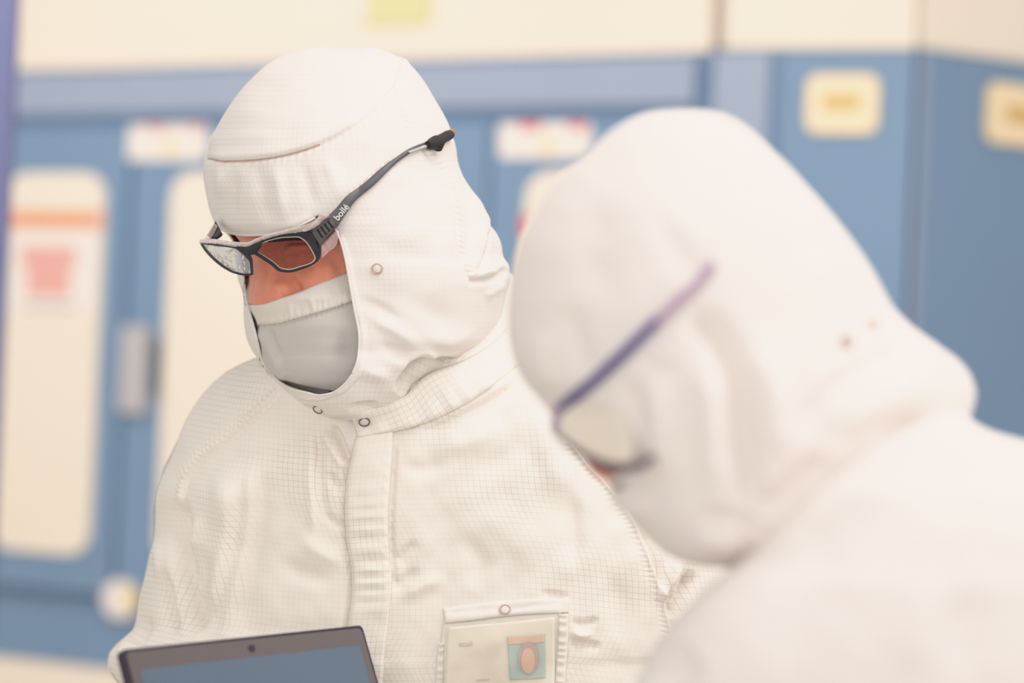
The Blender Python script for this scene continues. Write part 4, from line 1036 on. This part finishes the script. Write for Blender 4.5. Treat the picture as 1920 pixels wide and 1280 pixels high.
rl = PA.pbox('round_label', (196, 1122), (262, 1122), (229, 1088), (229, 1158), .004, .008, M_['label'], cabA, r=.05, seg=10)
PA.pbox('yellow_mark', (236, 1122), (258, 1122), (247, 1100), (247, 1140), .008, .0095, M_['yellowl'], rl)
PA.box('lower_rail', uL, uA-.01, zd1-.03, zd1-.012, -.02, -.012, M_['blue3'], cabA)
# yellow-green plate on the upper housing
sg = PA.pbox('wall_plate', (676, 10), (800, 10), (738, -40), (738, 44), -.02, -.010, M_['ygreen'], None, r=.012)
tag(sg, 'yellow-green plate on the cream housing at the top edge of the view', 'sign')
PA.pbox('plate_rim', (668, 10), (682, 10), (675, -40), (675, 42), -.02, -.006, M_['label'], sg)
# blue cabinet B and C
cabB = thing('equipment_cabinet', tuple(cornerA+0), 'tall blue cabinet with a cream label plate left of the corner seam', 'cabinet')
PB.box('body', 0.003, uB-.004, 0, zB2, -.12, .0, M_['blue'], cabB, ml=MA, mr=MB)
us = PB.uz(1452, 300)[0]
PB.box('side_post', .004, us-.014, .02, zB2-.006, .0, .012, M_['blue2'], cabB)
PB.box('groove', us-.014, us+.006, .02, zB2-.006, .0, .0015, M_['blue3'], cabB)
PB.box('panel', us+.008, uB-.006, .02, zB2-.008, .0, .006, M_['blue'], cabB)
lb = PB.pbox('label_plate', (1514, 195), (1648, 195), (1581, 142), (1581, 250), .006, .012, M_['yellowl'], cabB, r=.022, seg=6)
PB.pbox('label_face', (1518, 192), (1644, 192), (1581, 146), (1581, 245), .012, .0128, M_['lface'], lb, r=.018, seg=6)
PB.pbox('label_print', (1544, 193), (1615, 193), (1581, 178), (1581, 208), .0128, .0140, M_['amber'], lb)
cabC = thing('equipment_cabinet', tuple(cornerB+0), 'tall blue cabinet at the right edge, angled away behind the corner seam', 'cabinet')
PC.box('body', .004, 2.8, 0, zC, -.12, .0, M_['blue'], cabC, ml=MB)
PC.box('corner_strip', .006, .022, .02, zC-.006, .0, .004, M_['groove'] if False else M_['blue2'], cabC)
lc = PC.pbox('label_plate', (1848, 215), (1975, 222), (1900, 160), (1900, 272), .0, .008, M_['yellowl'], cabC, r=.022, seg=6)
PC.pbox('label_face', (1852, 214), (1970, 220), (1900, 164), (1900, 267), .008, .0088, M_['lface'], lc, r=.018, seg=6)
PC.pbox('label_print', (1880, 214), (1950, 220), (1900, 198), (1900, 232), .0088, .010, M_['amber'], lc)
# post at the far left, nearer than the cabinets
PL = Plane((0, 3.9, 0), 0)
ul_ = PL.uz(-60, 300)[0]; ur_ = PL.uz(17, 300)[0]
post = PL.box('support_post', ul_, ur_, 0, 3.0, -.04, 0, M_['post'])
tag(post, 'violet-blue upright post at the left edge of the view', 'post')

# floor and ceiling
def quad(name, x0, x1, y0, y1, z, m, flip=False):
    V = [(x0, y0, z), (x1, y0, z), (x1, y1, z), (x0, y1, z)]
    return tag(mkobj(name, V, [(3, 2, 1, 0) if flip else (0, 1, 2, 3)], m, smooth=False), kind='structure')
quad('floor', -4, 5, -2.5, 8, 0, M_['floor'])

# =================================================================== LIGHT
def area(name, loc, tgt, size, energy, col, sy=None):
    l = bpy.data.lights.new(name, 'AREA'); l.energy = energy*.6; l.size = size; l.color = col
    if sy: l.shape = 'RECTANGLE'; l.size_y = sy
    o = bpy.data.objects.new(name, l); C.objects.link(o); o.location = loc
    o.rotation_euler = (Vector(tgt)-Vector(loc)).to_track_quat('-Z', 'Y').to_euler(); return o
area('ceiling_light', (.5, 1.5, 3.1), (0.1, 2.0, 1.2), 1.3, 26, (1, .98, .95), 1.8)
area('side_light', (2.4, .6, 2.4), (.1, 2.0, 1.4), 1.3, 16, (1, .98, .98))
area('front_fill', (-.6, -.9, 1.7), (-.1, 2.0, 1.1), 1.8, 21, (1, .98, .95))  # large soft fill added behind the camera to brighten the suits
area('background_side_fill', (-1.7, 4.0, 2.7), (-1.2, 5.9, 1.2), 1.5, 13, (1, .97, .93), 1.0)  # added unseen fill, lifts the left end of the blue cabinets
area('background_fill', (-.4, 2.9, 2.6), (-.2, 5.3, 1.2), 3.0, 27, (1, .975, .94), 1.2)  # unseen fill above the frame that brightens the cabinet wall
w = bpy.data.worlds.new('world'); bpy.context.scene.world = w; w.use_nodes = True
bg = w.node_tree.nodes['Background']; bg.inputs[0].default_value = (1, .955, .91, 1); bg.inputs[1].default_value = .42
sc = bpy.context.scene
sc.view_settings.view_transform = 'Standard'; sc.view_settings.look = 'None'; sc.view_settings.exposure = 0
vs = sc.view_settings; vs.use_curve_mapping = True
cm = vs.curve_mapping; cm.use_clip = False; cm.extend = 'HORIZONTAL'
XS = (0, .12, .24, .36, .48, .60, .78, 1.0)
for ci, ys in enumerate(((.006, .206, .405, .60, .775, .895, .930, .945), (.005, .204, .40, .59, .745, .845, .880, .900), (.006, .205, .40, .58, .72, .805, .845, .865))):
    cv = cm.curves[ci]; cv.points[0].location = (0, ys[0]); cv.points[1].location = (1, ys[-1])
    for a, b in list(zip(XS, ys))[1:-1]: cv.points.new(a, b)
cm.update()
sc.cycles.transparent_max_bounces = 16
sc.cycles.use_denoising = True
